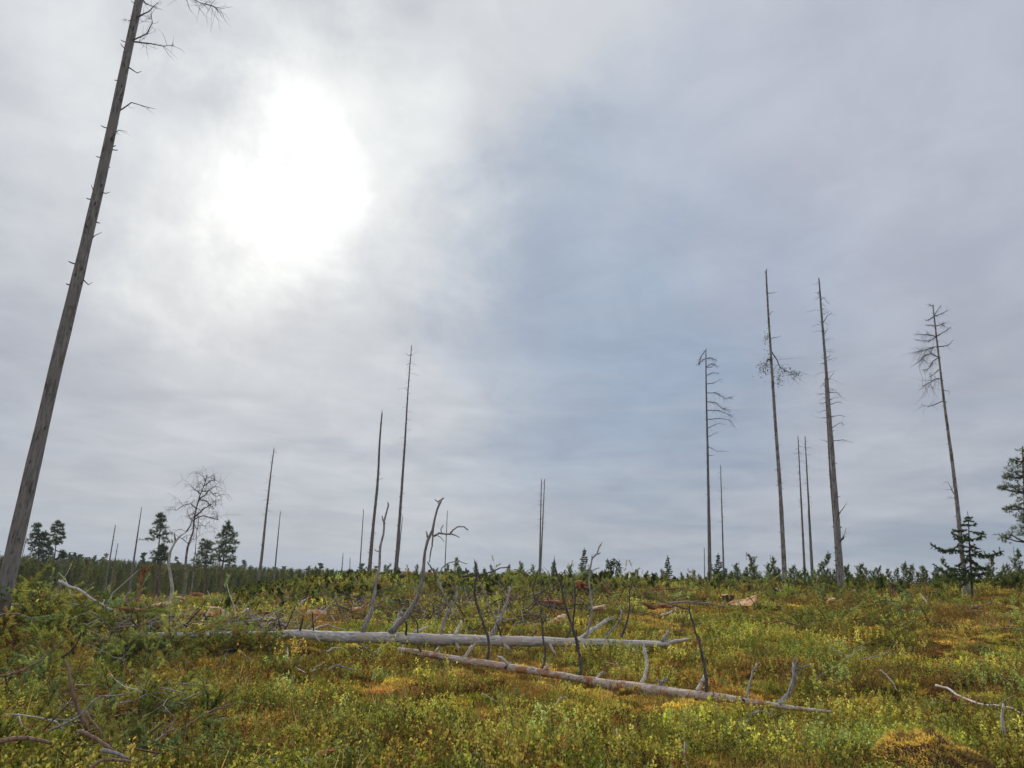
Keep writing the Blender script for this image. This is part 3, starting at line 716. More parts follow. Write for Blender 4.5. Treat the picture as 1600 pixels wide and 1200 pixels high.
def snag(label, ub, vb, ut, vt, D, wb, wt, seed, mat='snag', lean=0., stubs=14, limbs=(), fans=None, curve=.0, name='dead_pine', bare=0.0, extra=None, depth_twigs=0, limbmat='darkbranch'):
    rs = np.random.RandomState(seed)
    B = P(ub, vb, D); T = P(ut, vt, D + lean); g = gr(B)
    up_ = (T - B).normalized(); foot = B - up_ * ((B.z - g.z + .15) / max(up_.z, .3)); foot2 = gr(foot, -.12)
    t = empty(name, gr(foot), label, 'dead tree')
    n = 26; pts = []; rad = []; rb = px(wb, B) / 2; rtp = px(wt, T) / 2
    ca, cb = rs.normal(0, 1, 2)
    for i in range(n + 1):
        q = i / n; p = foot.lerp(T, q); wv = math.sin(q * 5.2 + ca) * curve + math.sin(q * 11 + cb) * curve * .35
        wv *= math.sin(math.pi * min(1, q * 1.0)) ; p = p + Vector((wv, wv * .3, 0)); pts.append(p)
        fl = 1 + .35 * math.exp(-((p - foot).length / .35)); rad.append((rb + (rtp - rb) * q ** .92) * fl * (1 + rs.normal(0, .025)))
    mb = MB(); mb.tube(pts, rad, 12 if wb > 12 else 8, 0, wob=.05, rs=rs)
    for i in range(3):   # splintered tip
        a = pts[-1]; mb.tube([a - Vector((0, 0, rtp)), a + Vector((rs.normal(0, rtp), rs.normal(0, rtp), rtp * (2 + 3 * rs.rand())))], [rtp * .6, rtp * .1], 4)
    build(mb, 'trunk', M[mat], t)
    H_ = (T - foot).length
    def at(q):
        k = min(n - 1, int(q * n)); return pts[k].lerp(pts[k + 1], q * n - k), rad[k]
    sb = MB()
    for i in range(stubs):   # short broken stubs
        q = bare + (1 - bare) * (rs.rand() ** .8); p, r = at(min(q, .995)); a = rs.rand() * 6.283; ln = r * (.15 + .7 * rs.rand() ** 2) + H_ * .002 + .03
        d = Vector((math.cos(a), math.sin(a), rs.normal(.25, .35))).normalized()
        sb.tube([p, p + d * (r + ln * .6), p + d * (r + ln) + Vector((0, 0, ln * .12))], [max(.009, r * .16), max(.008, r * .12), max(.005, r * .06)], 4)
    for i in range(int(depth_twigs * 1.8)):
        q = .55 + .44 * rs.rand(); p, r = at(q); a = rs.rand() * 6.283; ln = H_ * .03 * (.4 + rs.rand() * 1.2)
        d = Vector((math.cos(a), math.sin(a), rs.normal(-.05, .25))).normalized(); e = p + d * ln
        sb.tube([p, p.lerp(e, .5) + Vector((0, 0, ln * .08)), e], [max(.008, r * .12), .007, .003], 3)
        if ln > .4: twiglets(sb, [p, p.lerp(e, .5), e], 3, ln * .4, .004, rs)
    if sb.v: tag(build(sb, 'twigs', M['twig'], t), kind='stuff')
    for L_ in limbs:
        uv, w0, tw = L_[0], L_[1], L_[2]; drp = L_[3] if len(L_) > 3 else -.25
        # root the limb on the trunk
        q = np.clip((vb - uv[0][1]) / (vb - vt), .02, .995)
        best = min(range(n + 1), key=lambda k: abs((lambda s_: s_)(proj_v(pts[k])) - uv[0][1])); p0 = pts[best]
        Dk = math.hypot(p0.x, p0.y); dj = rs.normal(0, Dk * .012)
        lp = [p0] + [P(a, b, Dk + dj * (i + 1)) for i, (a, b) in enumerate(uv[1:])]
        lp = dense(lp, max(.12, (lp[-1] - lp[0]).length / 9), .004 * Dk / 20, rs); m = len(lp)
        r0__ = px(w0, p0) / 2; mb = MB(); mb.tube(lp, [r0__ * (1 - .8 * i / (m - 1)) for i in range(m)], 5, 0, rs=rs)
        if tw: twiglets(mb, lp, int(tw * 3.4), (lp[-1] - lp[0]).length * .30, max(.0035, r0__ * .24), rs, drp)
        build(mb, 'branch', M[limbmat], t)
    if extra: extra(t, at, rs)
    return t

snag('very tall grey dead pine leaning right at the left edge, its top out of frame', 12, 900, 250, -140, 15.0, 23.5, 9.5, 401, 'bigsnag', stubs=46, curve=.03, bare=.22, limbmat='snag', limbs=[
    ([(190, 160), (205, 160), (225, 166), (243, 170)], 3, 1), ([(212, 70), (235, 68), (255, 72), (272, 70)], 3.2, 5), ([(220, 30), (232, 18), (245, 5)], 3, 3), ([(216, 55), (230, 52), (238, 35), (236, 18)], 2.5, 6),
    ([(205, 115), (214, 114), (221, 111)], 3, 0), ([(138, 370), (148, 368), (159, 363)], 3, 0), ([(130, 446), (138, 445), (144, 441)], 3, 0), ([(157, 305), (165, 302), (172, 300)], 2.6, 0), ([(148, 300), (145, 296), (142, 288)], 2.5, 0),
    ([(95, 530), (91, 525), (89, 516)], 2.8, 0), ([(75, 628), (70, 626), (67, 624)], 2.5, 0), ([(177, 204), (185, 203), (196, 205)], 1.6, 3), ([(219, 8), (228, 6), (240, 10), (246, 14)], 2.2, 4), ([(210, 30), (202, 32), (194, 30)], 1.2, 4),
    ([(238, -70), (265, -40), (290, -8), (312, 4), (330, 8), (345, 14)], 3, 22, -.1)])
snag('slim dead pine leaning right, feathery tip, beyond the left slope', 404, 900, 428, 702, 62, 6, 1.3, 402, curve=.06, stubs=20, depth_twigs=26)
snag('short thin bare dead pole just right of the feathery leaning pine', 429, 895, 438, 800, 70, 3.6, 1, 403, stubs=12, depth_twigs=4)
snag('faint far dead pole left of the dark tapering trunk', 562, 890, 568, 797, 85, 3, 1, 404, stubs=10)
snag('dark tapering dead trunk with many small stubs left of the tallest thin one', 577, 895, 597, 645, 42, 6.3, 2.2, 405, curve=.05, stubs=70, limbs=[([(588, 752), (592, 749), (599, 747)], 1.3, 1), ([(580, 835), (584, 834), (588, 832)], 1.3, 1)])
snag('tallest thin dead trunk left of the middle with feathery tip', 617, 905, 643, 541, 42, 6, 1.2, 406, curve=.04, stubs=60, depth_twigs=14, bare=.1, limbs=[([(643, 560), (638, 556), (635, 552)], 1, 1), ([(641, 572), (636, 570), (634, 568)], 1, 1)])
snag('short thin dead pole leaning close behind the tallest thin trunk', 620, 895, 629, 808, 60, 2.8, 1, 407, stubs=8)
snag('very thin far dead pole behind the arched dead branch', 695, 892, 699, 799, 80, 2.4, .9, 408, stubs=8)
snag('thin dead tree near the middle with feathery side twigs, left of its pair', 843, 895, 846, 750, 52, 3.6, 1.1, 409, stubs=14, depth_twigs=20)
snag('thin dead tree near the middle with feathery side twigs, right of its pair', 844.5, 895, 851, 750, 53, 3.0, 1.1, 410, stubs=14, depth_twigs=26)
snag('slender dead pine with twiggy limbs all on its right side', 1109, 905, 1103, 547, 42, 6.4, 1.6, 411, curve=.03, stubs=22, bare=.1, depth_twigs=0, limbs=[
    ([(1103, 553), (1096, 556), (1092, 568)], 1.3, 16), ([(1103, 556), (1110, 559), (1119, 563)], 1.3, 16), ([(1104, 562), (1098, 562), (1092, 569)], 1.2, 12), ([(1104, 570), (1112, 568), (1120, 572)], 1.2, 12), ([(1104, 578), (1112, 574), (1118, 566)], 1.2, 3), ([(1105, 590), (1114, 582), (1123, 584)], 1.2, 10), ([(1106, 604), (1116, 598), (1128, 592)], 1.4, 2), ([(1106, 616), (1120, 614), (1132, 622), (1143, 621)], 1.4, 14), ([(1107, 630), (1118, 629), (1128, 638), (1141, 640)], 1.4, 14), ([(1107, 641), (1122, 641), (1135, 646), (1146, 651)], 1.4, 8), ([(1108, 652), (1125, 654), (1140, 656), (1149, 668)], 1.4, 5), ([(1108, 664), (1122, 662), (1136, 663)], 1.2, 2), ([(1109, 680), (1117, 677), (1124, 676)], 1.1, 1), ([(1109, 704), (1120, 705), (1138, 705)], 1.1, 2), ([(1109, 711), (1113, 711), (1117, 711)], 1.1, 0)])
snag('thin dead pine standing right behind the one with limbs on its right side', 1131, 898, 1126, 728, 56, 3.6, 1.1, 412, stubs=12, depth_twigs=16)
snag('short thin pole rising from the saplings left of the slender dead pine', 1101, 898, 1100.5, 857, 48, 2, 1, 413, stubs=3)
def leafy(t, at, rs):
    for (ua, va, n, su, sv) in ((1199, 566, 60, 4, 8), (1195, 575, 110, 7, 7), (1188, 571, 24, 3, 4), (1198, 530, 40, 2.5, 4), (1218, 590, 60, 4, 6), (1226, 578, 34, 6, 3), (1242, 584, 70, 5, 3.5), (1216, 598, 24, 2, 4)):
        mb = MB(); D = 38; C = np.array([P(ua + rs.normal(0, su), va + rs.normal(0, sv), D + rs.normal(0, .25)) for _ in range(n)]); Dv = unit(rs.normal(0, 1, (n, 3)) + np.array([0, 0, -.6])); W = unit(np.cross(Dv, rs.normal(0, 1, (n, 3))))
        mb.quads(leafquads(C, Dv, W, None, .085), 0); tag(build(mb, 'leaf_clump', M['greyleaf'], t, smooth=False), kind='stuff')
snag('tall patchy trunk still carrying a few hanging leafy clumps halfway up', 1227, 915, 1197, 424, 38, 8, 2.6, 414, 'birchbark', curve=.05, stubs=60, bare=.05, extra=leafy, limbs=[
    ([(1207, 456), (1208, 458), (1215, 456)], 1.3, 0), ([(1203, 487), (1206, 487), (1210, 486)], 1.3, 0), ([(1205, 530), (1200, 526), (1195, 533)], 1.4, 3), ([(1207, 548), (1214, 562), (1219, 574), (1232, 581), (1246, 584)], 2.0, 9), ([(1206, 560), (1200, 561), (1197, 570), (1190, 574)], 1.6, 6), ([(1208, 528), (1214, 527), (1220, 525)], 1, 2)])
snag('thin dead trunk, left of the close pair between the leafy trunk and the thick pair', 1258, 905, 1247, 683, 46, 4.6, 1.3, 415, stubs=28, depth_twigs=16)
snag('thin dead trunk, right of the close pair between the leafy trunk and the thick pair', 1270, 905, 1258, 683, 45, 5.2, 1.3, 416, stubs=28, depth_twigs=18)
snag('faint short dead pole hidden just behind the close pair of thin trunks', 1268, 900, 1263, 800, 62, 2.6, 1.4, 417, stubs=4)
snag('thickest dead trunk of the right group with reddish bark at its foot', 1315, 915, 1280, 438, 36, 11, 2.4, 418, 'paintedsnag', curve=.04, stubs=80, bare=.02, depth_twigs=26, limbs=[
    ([(1283, 462), (1278, 458), (1273, 457)], 1.4, 0), ([(1287, 500), (1293, 493), (1300, 489)], 1.6, 1), ([(1285, 507), (1282, 503), (1279, 501)], 1.3, 0), ([(1290, 517), (1293, 515), (1292, 511)], 1.3, 0), ([(1296, 562), (1297, 556), (1297, 551)], 1.2, 0), ([(1297, 592), (1302, 584), (1304, 580)], 1.2, 1), ([(1300, 620), (1308, 613), (1312, 617)], 1.2, 4), ([(1301, 628), (1309, 628), (1316, 630)], 1.4, 3), ([(1302, 650), (1311, 649), (1322, 651)], 1.3, 3), ([(1303, 662), (1313, 660), (1321, 664)], 1.3, 3), ([(1305, 687), (1317, 687), (1333, 692)], 1.3, 3), ([(1313, 800), (1317, 795), (1321, 788)], 1.8, 2), ([(1317, 840), (1320, 835), (1322, 824)], 1.6, 3), ([(1315, 845), (1318, 841), (1319, 836)], 3, 2)])
snag('slimmer dead trunk touching the left side of the thickest one', 1309, 910, 1289, 592, 44, 5.4, 1.4, 419, curve=.05, stubs=40, bare=.05, limbs=[
    ([(1289, 600), (1286, 599), (1283, 603)], 1, 6), ([(1290, 614), (1284, 615), (1277, 618)], 1, 3), ([(1291, 628), (1285, 630), (1280, 630)], 1, 3), ([(1292, 643), (1286, 642), (1278, 645)], 1, 2), ([(1293, 655), (1287, 652), (1280, 654)], 1, 2), ([(1294, 688), (1288, 688), (1281, 687)], 1, 1)])
snag('dead pine with a bushy twig crown swept left, spruce at its foot', 1509, 915, 1458, 478, 33, 8, 1.8, 420, 'birchbark', curve=.05, stubs=40, bare=.04, limbs=[
    ([(1459, 480), (1455, 477), (1452, 475)], 1.4, 4), ([(1461, 486), (1466, 483), (1471, 478)], 1.3, 6), ([(1462, 495), (1472, 490), (1480, 485)], 1.3, 12), ([(1461, 500), (1453, 499), (1446, 501)], 1.5, 14), ([(1463, 508), (1455, 508), (1447, 508)], 1.4, 12), ([(1465, 514), (1472, 507), (1476, 503)], 1.4, 10), ([(1466, 521), (1478, 517), (1486, 511)], 1.7, 6), ([(1464, 520), (1450, 522), (1433, 523)], 1.6, 14), ([(1465, 527), (1452, 533), (1434, 531)], 1.4, 16), ([(1471, 549), (1481, 540), (1490, 531)], 2.0, 1), ([(1468, 544), (1458, 542), (1445, 548), (1430, 550)], 1.7, 20), ([(1469, 552), (1455, 552), (1443, 557), (1436, 566)], 1.7, 20), ([(1470, 562), (1458, 564), (1452, 575), (1442, 580)], 1.6, 16), ([(1471, 580), (1462, 583), (1453, 589)], 1.6, 6), ([(1471, 592), (1462, 592), (1450, 599), (1441, 604)], 1.7, 12), ([(1477, 631), (1462, 632), (1452, 635), (1440, 632)], 1.7, 4), ([(1497, 790), (1490, 770), (1481, 753)], 2.6, 3), ([(1480, 610), (1484, 612), (1482, 616)], 1, 1)])
# left group
snag('thin leaning dead pole, taller of two left of the sharp bare pole', 164, 918, 180, 822, 60, 3.4, 1.2, 421, stubs=8, depth_twigs=5)
snag('shorter leaning dead pole right beside the taller one, loose twigs at its tip', 171, 922, 184, 850, 60, 2.8, 1.0, 422, stubs=6, depth_twigs=9)
snag('sharp bare tapering dead pole alone against the sky left of the tall pine', 203, 915, 221, 794, 62, 4.8, 1.0, 423, stubs=10)
snag('faint dead pole far behind the two upright pines at the far left', 30, 890, 41, 840, 90, 1.8, .9, 424, stubs=3, depth_twigs=6)
snag('small thin dead sapling on the left end of the crest', 533, 905, 536, 865, 45, 2.2, .9, 425, stubs=2, depth_twigs=10)
snag('little forked dead sapling beside the faint far pole', 546, 905, 547, 872, 45, 1.8, .9, 426, stubs=2, depth_twigs=9)

# broken rust coloured trunk with a fork
def broken_stub():
    D = 34; b = gr(P(217, 935, D)); t = empty('broken_trunk', b, 'broken rust orange trunk with a slanting fork, in front of the dark forest', 'broken trunk'); rs = np.random.RandomState(9)
    mb = MB(); pts = [gr(P(216, 938, D), -.1), P(217, 928, D), P(219, 910, D), P(221, 898, D), P(222, 885, D)]; pts = dense(pts, .2, .012, rs); n = len(pts)
    mb.tube(pts, [px(6.0, b) / 2 * (1.25 - .75 * i / n) for i in range(n)], 8, wob=.12, rs=rs); build(mb, 'trunk', M['rotten'], t)
    mb = MB(); pts = dense([P(221, 898, D), P(226, 892, D - .1), P(233, 887, D - .2), P(239, 882, D - .3)], .15, .01, rs); n = len(pts)
    mb.tube(pts, [px(4.2, b) / 2 * (1 - .5 * i / n) for i in range(n)], 7, wob=.1, rs=rs); build(mb, 'branch', M['rotten'], t)
broken_stub()

# bare birches
def birch(label, trunk_uv, D, w0, seed, boxes, mat='birchbark', n_tw=26):
    rs = np.random.RandomState(seed); b = gr(P(*trunk_uv[0], D)); t = empty('bare_birch', b, label, 'bare tree')
    pts = [gr(P(*trunk_uv[0], D), -.1)] + [P(a, c_, D + rs.normal(0, .15)) for a, c_ in trunk_uv[1:]]; pts = dense(pts, .35, .02, rs); n = len(pts)
    mb = MB(); mb.tube(pts, [max(.012, px(w0, b) / 2 * (1 - .85 * i / n)) for i in range(n)], 8, wob=.08, rs=rs); build(mb, 'trunk', M[mat], t)
    for uv, w_, tw in boxes:
        mb = MB(); dj = rs.normal(0, .35); lp = [P(a, c_, D + dj * i) for i, (a, c_) in enumerate(uv)]; lp = dense(lp, .25, .025, rs); m = len(lp); r_ = px(w_, b) / 2
        mb.tube(lp, [max(.006, r_ * (1 - .8 * i / m)) for i in range(m)], 5, rs=rs)
        for i in range(tw):
            k = rs.randint(m // 5, m); p = lp[k]; d = Vector(rs.normal(0, 1, 3)); d.z = abs(d.z) * .5; d.normalize(); ln = D * .012 * (.5 + rs.rand())
            q = p + d * ln; e = q + Vector((d.x * .4, d.y * .4, -.35 - .4 * rs.rand())) * ln; mb.tube([p, p.lerp(q, .5) + Vector((0, 0, ln * .12)), q, e], [max(.005, r_ * .25), .007, .006, .004], 3, cap=False)
            for z in range(2): 
                e2 = q + Vector(rs.normal(0, .5, 3)) * ln * .8; mb.tube([q, e2], [.006, .003], 3, cap=False)
        build(mb, 'branch', M['darkbranch'], t)
birch('tall bare birch with a fine rounded crown of twigs swept right', [(289, 928), (290, 900), (290, 880), (293, 855), (302, 830), (304, 805), (312, 775), (321, 752), (323, 742)], 40, 5.2, 61, [
    ([(304, 808), (316, 797), (326, 790), (338, 783)], 2.6, 16), ([(303, 812), (318, 806), (328, 809), (340, 812)], 2.4, 18), ([(309, 785), (321, 773), (333, 762)], 2.2, 16), ([(313, 772), (304, 765), (298, 759)], 1.8, 14), ([(318, 760), (328, 752), (336, 750)], 1.8, 14), ([(307, 795), (298, 787), (286, 790), (275, 798)], 1.8, 14), ([(303, 815), (294, 806), (293, 795)], 1.8, 8), ([(321, 752), (318, 745), (314, 742)], 1.4, 10), ([(295, 850), (286, 842), (277, 838)], 1.4, 7), ([(297, 845), (306, 842), (312, 836)], 1.3, 6), ([(311, 780), (324, 784), (334, 796)], 2.0, 14), ([(315, 768), (328, 766), (338, 776)], 1.8, 12)])
birch('thin faint birch right behind the tall bare one', [(300, 925), (302, 895), (305, 865), (307, 840), (309, 820)], 44, 2.6, 62, [([(308, 828), (303, 818), (298, 812)], 1.2, 6), ([(309, 822), (316, 820), (321, 826)], 1.2, 7), ([(309, 820), (310, 812), (312, 806)], 1.2, 5)])
birch('pale crooked birch bending over to the right in front of the forest', [(258, 972), (261, 958), (266, 940), (269, 920), (266, 900), (263, 882), (266, 862), (273, 848), (281, 838), (291, 831)], 24, 7.0, 63, [
    ([(274, 846), (273, 838), (272, 834)], 3.0, 0), ([(291, 831), (297, 822), (300, 812), (303, 806)], 2.6, 2)], 'pale')

# living pines
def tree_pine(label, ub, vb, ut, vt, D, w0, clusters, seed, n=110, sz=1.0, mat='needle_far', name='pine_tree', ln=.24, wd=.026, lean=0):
    rs = np.random.RandomState(seed); B = P(ub, vb, D); T = P(ut, vt, D + lean); g = gr(B); t = empty(name, g, label, 'pine tree')
    foot = gr(B, -.15); pts = dense([foot, B.lerp(T, .4) + Vector((rs.normal(0, .08), 0, 0)), T], (T - foot).length / 10, .02, rs); m = len(pts); r_ = px(w0, B) / 2
    mb = MB(); mb.tube(pts, [max(.02, r_ * (1 - .85 * i / m)) for i in range(m)], 7, wob=.06, rs=rs); build(mb, 'trunk', M['pinebark'], t)
    cr = MB(); bm_ = MB()
    for (u, v, ru, rv) in clusters:
        C = P(u, v, D); best = min(pts, key=lambda p: abs(proj_v(p) - (v + rv * .8))); dpt = rs.normal(0, px(ru, C) * .8); C = C + Vector((0, dpt, 0))
        bm_.tube([best, best.lerp(C, .5) + Vector((0, 0, -.05)), C], [.05 * sz, .035 * sz, .02 * sz], 4)
        for i in range(int(n / 9)):
            o = Vector((rs.normal(0, px(ru, C) * .55), rs.normal(0, px(ru, C) * .7), rs.normal(0, px(rv, C) * .55))); c1 = C + o; d = (o.normalized() * 1.3 + Vector((0, 0, .3))) * px(ru, C) * .45
            needles(cr, c1 - d * .5, c1 + d * .5, 12, ln * sz, wd * sz, rs, 0, .8)
    build(bm_, 'limbs', M['darkbranch'], t); build(cr, 'crown', M[mat], t, smooth=False)
def crown(u0_, v0_, u1_, v1_, wmax, seed, n=14, gap=.0, flat=.4):
    n = int(n * 1.7)
    """clusters filling a pine crown between tip (u0,v0) and lower end (u1,v1)"""
    rs = np.random.RandomState(seed); out = [(u0_, v0_ + 2, wmax * .14, 3)]
    for i in range(n):
        q = (i + .5) / n; w_ = wmax * (.25 + .95 * math.sin(min(1, q * .9 + .1) * math.pi * .62)); s_ = 1 if i % 2 else -1
        out.append((u0_ + (u1_ - u0_) * q + s_ * w_ * (.25 + .55 * rs.rand()), v0_ + (v1_ - v0_) * q + rs.normal(0, 1), w_ * (.28 + .2 * rs.rand()), w_ * .2 * flat / .55))
    return out
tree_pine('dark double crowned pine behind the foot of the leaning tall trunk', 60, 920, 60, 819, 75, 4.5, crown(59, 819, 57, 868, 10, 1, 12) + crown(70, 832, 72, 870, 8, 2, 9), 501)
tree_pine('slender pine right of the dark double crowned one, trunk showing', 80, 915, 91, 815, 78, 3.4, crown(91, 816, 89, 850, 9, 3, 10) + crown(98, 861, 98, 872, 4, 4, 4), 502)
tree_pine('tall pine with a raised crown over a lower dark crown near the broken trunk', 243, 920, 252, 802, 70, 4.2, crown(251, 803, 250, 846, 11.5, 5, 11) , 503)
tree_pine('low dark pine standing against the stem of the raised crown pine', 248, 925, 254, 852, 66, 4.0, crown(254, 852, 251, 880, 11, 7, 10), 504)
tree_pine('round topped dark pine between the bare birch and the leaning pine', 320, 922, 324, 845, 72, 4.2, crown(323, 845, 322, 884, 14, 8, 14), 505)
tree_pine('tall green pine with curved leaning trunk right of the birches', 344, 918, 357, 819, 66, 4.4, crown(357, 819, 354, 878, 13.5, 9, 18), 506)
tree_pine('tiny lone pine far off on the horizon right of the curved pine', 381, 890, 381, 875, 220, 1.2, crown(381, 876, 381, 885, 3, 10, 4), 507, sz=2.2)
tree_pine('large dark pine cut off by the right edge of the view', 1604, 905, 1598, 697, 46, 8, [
    (1592, 706, 8, 4), (1600, 712, 8, 5), (1580, 720, 5, 3), (1590, 728, 10, 4), (1602, 735, 8, 5), (1584, 738, 8, 3), (1574, 745, 4, 3), (1594, 746, 7, 4), (1577, 760, 10, 3), (1568, 763, 5, 2), (1590, 767, 7, 5), (1604, 760, 8, 5), (1598, 785, 8, 4), (1578, 795, 6, 5), (1590, 792, 5, 3), (1602, 800, 6, 5), (1590, 810, 8, 5), (1606, 815, 7, 4), (1595, 825, 11, 5), (1580, 835, 10, 5), (1574, 840, 6, 5), (1600, 838, 9, 4), (1615, 720, 8, 6), (1622, 745, 10, 6), (1618, 775, 10, 6), (1620, 805, 10, 6), (1620, 832, 12, 6)], 508, n=230, mat='needle_far', ln=.15, wd=.014)

# the spruce at the foot of the dead pine
def spruce():
    D = 31.5; rs = np.random.RandomState(71); b = gr(P(1516, 915, D)); t = empty('spruce_tree', b, 'dark young spruce with long drooping arms beside the dead trunk', 'spruce tree')
    T = P(1512, 799, D); mb = MB(); pts = dense([b + Vector((0, 0, -.1)), T], .4, .01, rs); n = len(pts); mb.tube(pts, [.055 * (1 - .9 * i / n) for i in range(n)], 7, rs=rs); build(mb, 'trunk', M['darkbranch'], t)
    arms = [  # polylines in picture terms, hanging twig length px
        ([(1512, 808), (1507, 811)], 2), ([(1512, 808), (1518, 812)], 2), ([(1512, 813), (1506, 816)], 3), ([(1512, 814), (1522, 815)], 3), ([(1512, 820), (1500, 820)], 3), ([(1512, 821), (1526, 819)], 4),
        ([(1512, 828), (1494, 829), (1488, 832)], 4), ([(1513, 830), (1524, 832), (1537, 834)], 5), ([(1513, 834), (1498, 840), (1486, 832)], 5), ([(1513, 842), (1526, 842), (1533, 838), (1538, 832)], 6), ([(1513, 846), (1500, 842), (1490, 838)], 5),
        ([(1514, 862), (1500, 860), (1482, 860), (1468, 858), (1455, 851)], 9), ([(1514, 856), (1504, 852), (1490, 858), (1478, 861), (1466, 855)], 7), ([(1513, 866), (1530, 868), (1545, 869), (1556, 865), (1565, 862)], 9), ([(1513, 855), (1525, 862), (1538, 868), (1552, 868)], 8),
        ([(1514, 875), (1502, 880), (1492, 884)], 7), ([(1514, 877), (1526, 880), (1536, 888)], 9), ([(1514, 886), (1500, 890), (1486, 888), (1474, 893), (1462, 884)], 9), ([(1514, 885), (1530, 888), (1545, 886)], 9), ([(1514, 893), (1498, 897), (1480, 900)], 7), ([(1514, 895), (1530, 898), (1548, 896)], 7), ([(1514, 850), (1520, 854), (1528, 858)], 6), ([(1514, 838), (1508, 843), (1502, 848)], 5), ([(1514, 868), (1509, 874), (1505, 878)], 6), ([(1514, 903), (1504, 905), (1494, 906)], 5), ([(1514, 872), (1520, 876), (1524, 884)], 7), ([(1514, 905), (1524, 908), (1534, 910)], 6), ([(1514, 910), (1505, 912), (1498, 915)], 5), ([(1514, 898), (1519, 903), (1522, 909)], 6), ([(1514, 890), (1508, 897), (1504, 904)], 6)]
    for k, (uv, hang) in enumerate(arms):
        dj = rs.normal(0, .28); lp = dense([P(a, c_, D + dj * i * (.8 if len(uv) > 2 else .6)) for i, (a, c_) in enumerate(uv)], .12, .022, rs); m = len(lp)
        mb = MB(); mb.tube(lp, [.018 * (1 - .8 * i / m) + .003 for i in range(m)], 4, 1)
        for i in range(m - 1):
            needles(mb, lp[i], lp[i + 1], 34, .075, .013, rs, 0, .5)
            if i > 0 or m < 4:
                for q in range(3):
                    e = lp[i] + Vector((rs.normal(0, .06), rs.normal(0, .10), -px(hang, b) * (.4 + .6 * rs.rand()) * .6)); needles(mb, lp[i], e, 26, .06, .012, rs, 0, .7)
                d = (lp[i + 1] - lp[i]).normalized(); e = lp[i] + (d + Vector(rs.normal(0, .8, 3))).normalized() * px(hang, b) * (.5 + .8 * rs.rand()); needles(mb, lp[i], e, 34, .06, .014, rs, 0, .7)
        build(mb, 'branch', [M['spruce'], M['stem']], t, smooth=False)
spruce()

# ---------------------------------------------------------------- fallen trees
def fallen(name, label, axis, lift, mat, ext=None):
    rs = np.random.RandomState(len(label)); k, _ = log_line(axis, lift)
    pts = []; rad = []
    for (u, v, r_) in axis:
        q = P(u, v, float(np.polyval(k, u))); pts.append(q); rad.append(px(r_, q))
    t = empty(name, gr(pts[0]), label, 'fallen tree'); mb = MB()
    dp = dense(pts, .22, .004, rs); cum = np.cumsum([0] + [(b_ - a_).length for a_, b_ in zip(pts[:-1], pts[1:])]); cd_ = np.cumsum([0] + [(b_ - a_).length for a_, b_ in zip(dp[:-1], dp[1:])])
    rr = np.interp(cd_, cum * cd_[-1] / cum[-1], rad) * (1 + rs.normal(0, .02, len(dp)))
    mb.tube(dp, rr, 14, wob=.04, rs=rs); build(mb, 'trunk', M[mat], t)
    Df = lambda u: float(np.polyval(k, u))
    return t, Df
def limbs_of(t, Df, specs, seed):
    rs = np.random.RandomState(seed)
    for s_ in specs:
        uv, w0, w1, mat = s_[:4]; toward = s_[4] if len(s_) > 4 else rs.normal(0, .35); subs = s_[5] if len(s_) > 5 else ()
        D = Df(uv[0][0]); n = len(uv); D2 = D + toward
        lp = [P(a, b_, D + (D2 - D) * i / (n - 1)) for i, (a, b_) in enumerate(uv)]
        # smooth the polyline a little and add kinks
        lp = dense(lp, max(.05, (lp[-1] - lp[0]).length / 22), .008, rs); m = len(lp); kd = .84 if mat == 'darkbranch' else 1.; r0_, r1_ = px(w0 * kd, lp[0]), px(w1 * kd, lp[-1])
        mb = MB(); rad = [(r0_ + (r1_ - r0_) * (i / (m - 1)) ** .8) * (1 + rs.normal(0, .06)) for i in range(m)]; rad[0] *= 1.25
        mb.tube(lp, rad, 8, wob=.06, rs=rs)
        for i in range(max(2, m // 4)):      # little knots and spurs
            kk = rs.randint(1, m); d = Vector(rs.normal(0, 1, 3)).normalized(); mb.tube([lp[kk], lp[kk] + d * rad[kk] * (1.6 + 2.5 * rs.rand())], [rad[kk] * .5, rad[kk] * .15], 4)
        td = (lp[-1] - lp[-2]).normalized()
        for i in range(2): mb.tube([lp[-1] - td * rad[-1], lp[-1] + (td + Vector(rs.normal(0, .35, 3))) * rad[-1] * (2 + 2 * rs.rand())], [rad[-1] * .6, rad[-1] * .1], 4)
        o = build(mb, 'branch', M[mat], t)
        for uv2, a0, a1 in subs:
            mb = MB(); Dk = D + (D2 - D) * .6; q = dense([P(a, b_, Dk + rs.normal(0, .03) * i) for i, (a, b_) in enumerate(uv2)], .05, .004, rs); m2 = len(q)
            mb.tube(q, [px(a0, q[0]) + (px(a1, q[0]) - px(a0, q[0])) * i / (m2 - 1) for i in range(m2)], 6, wob=.06, rs=rs)
            so = build(mb, 'side_branch', M[mat], o)
tA, DA = fallen('fallen_pine', 'long silvery fallen dead pine, the upper of the two lying across the middle', AXIS_A, .22, 'silver')
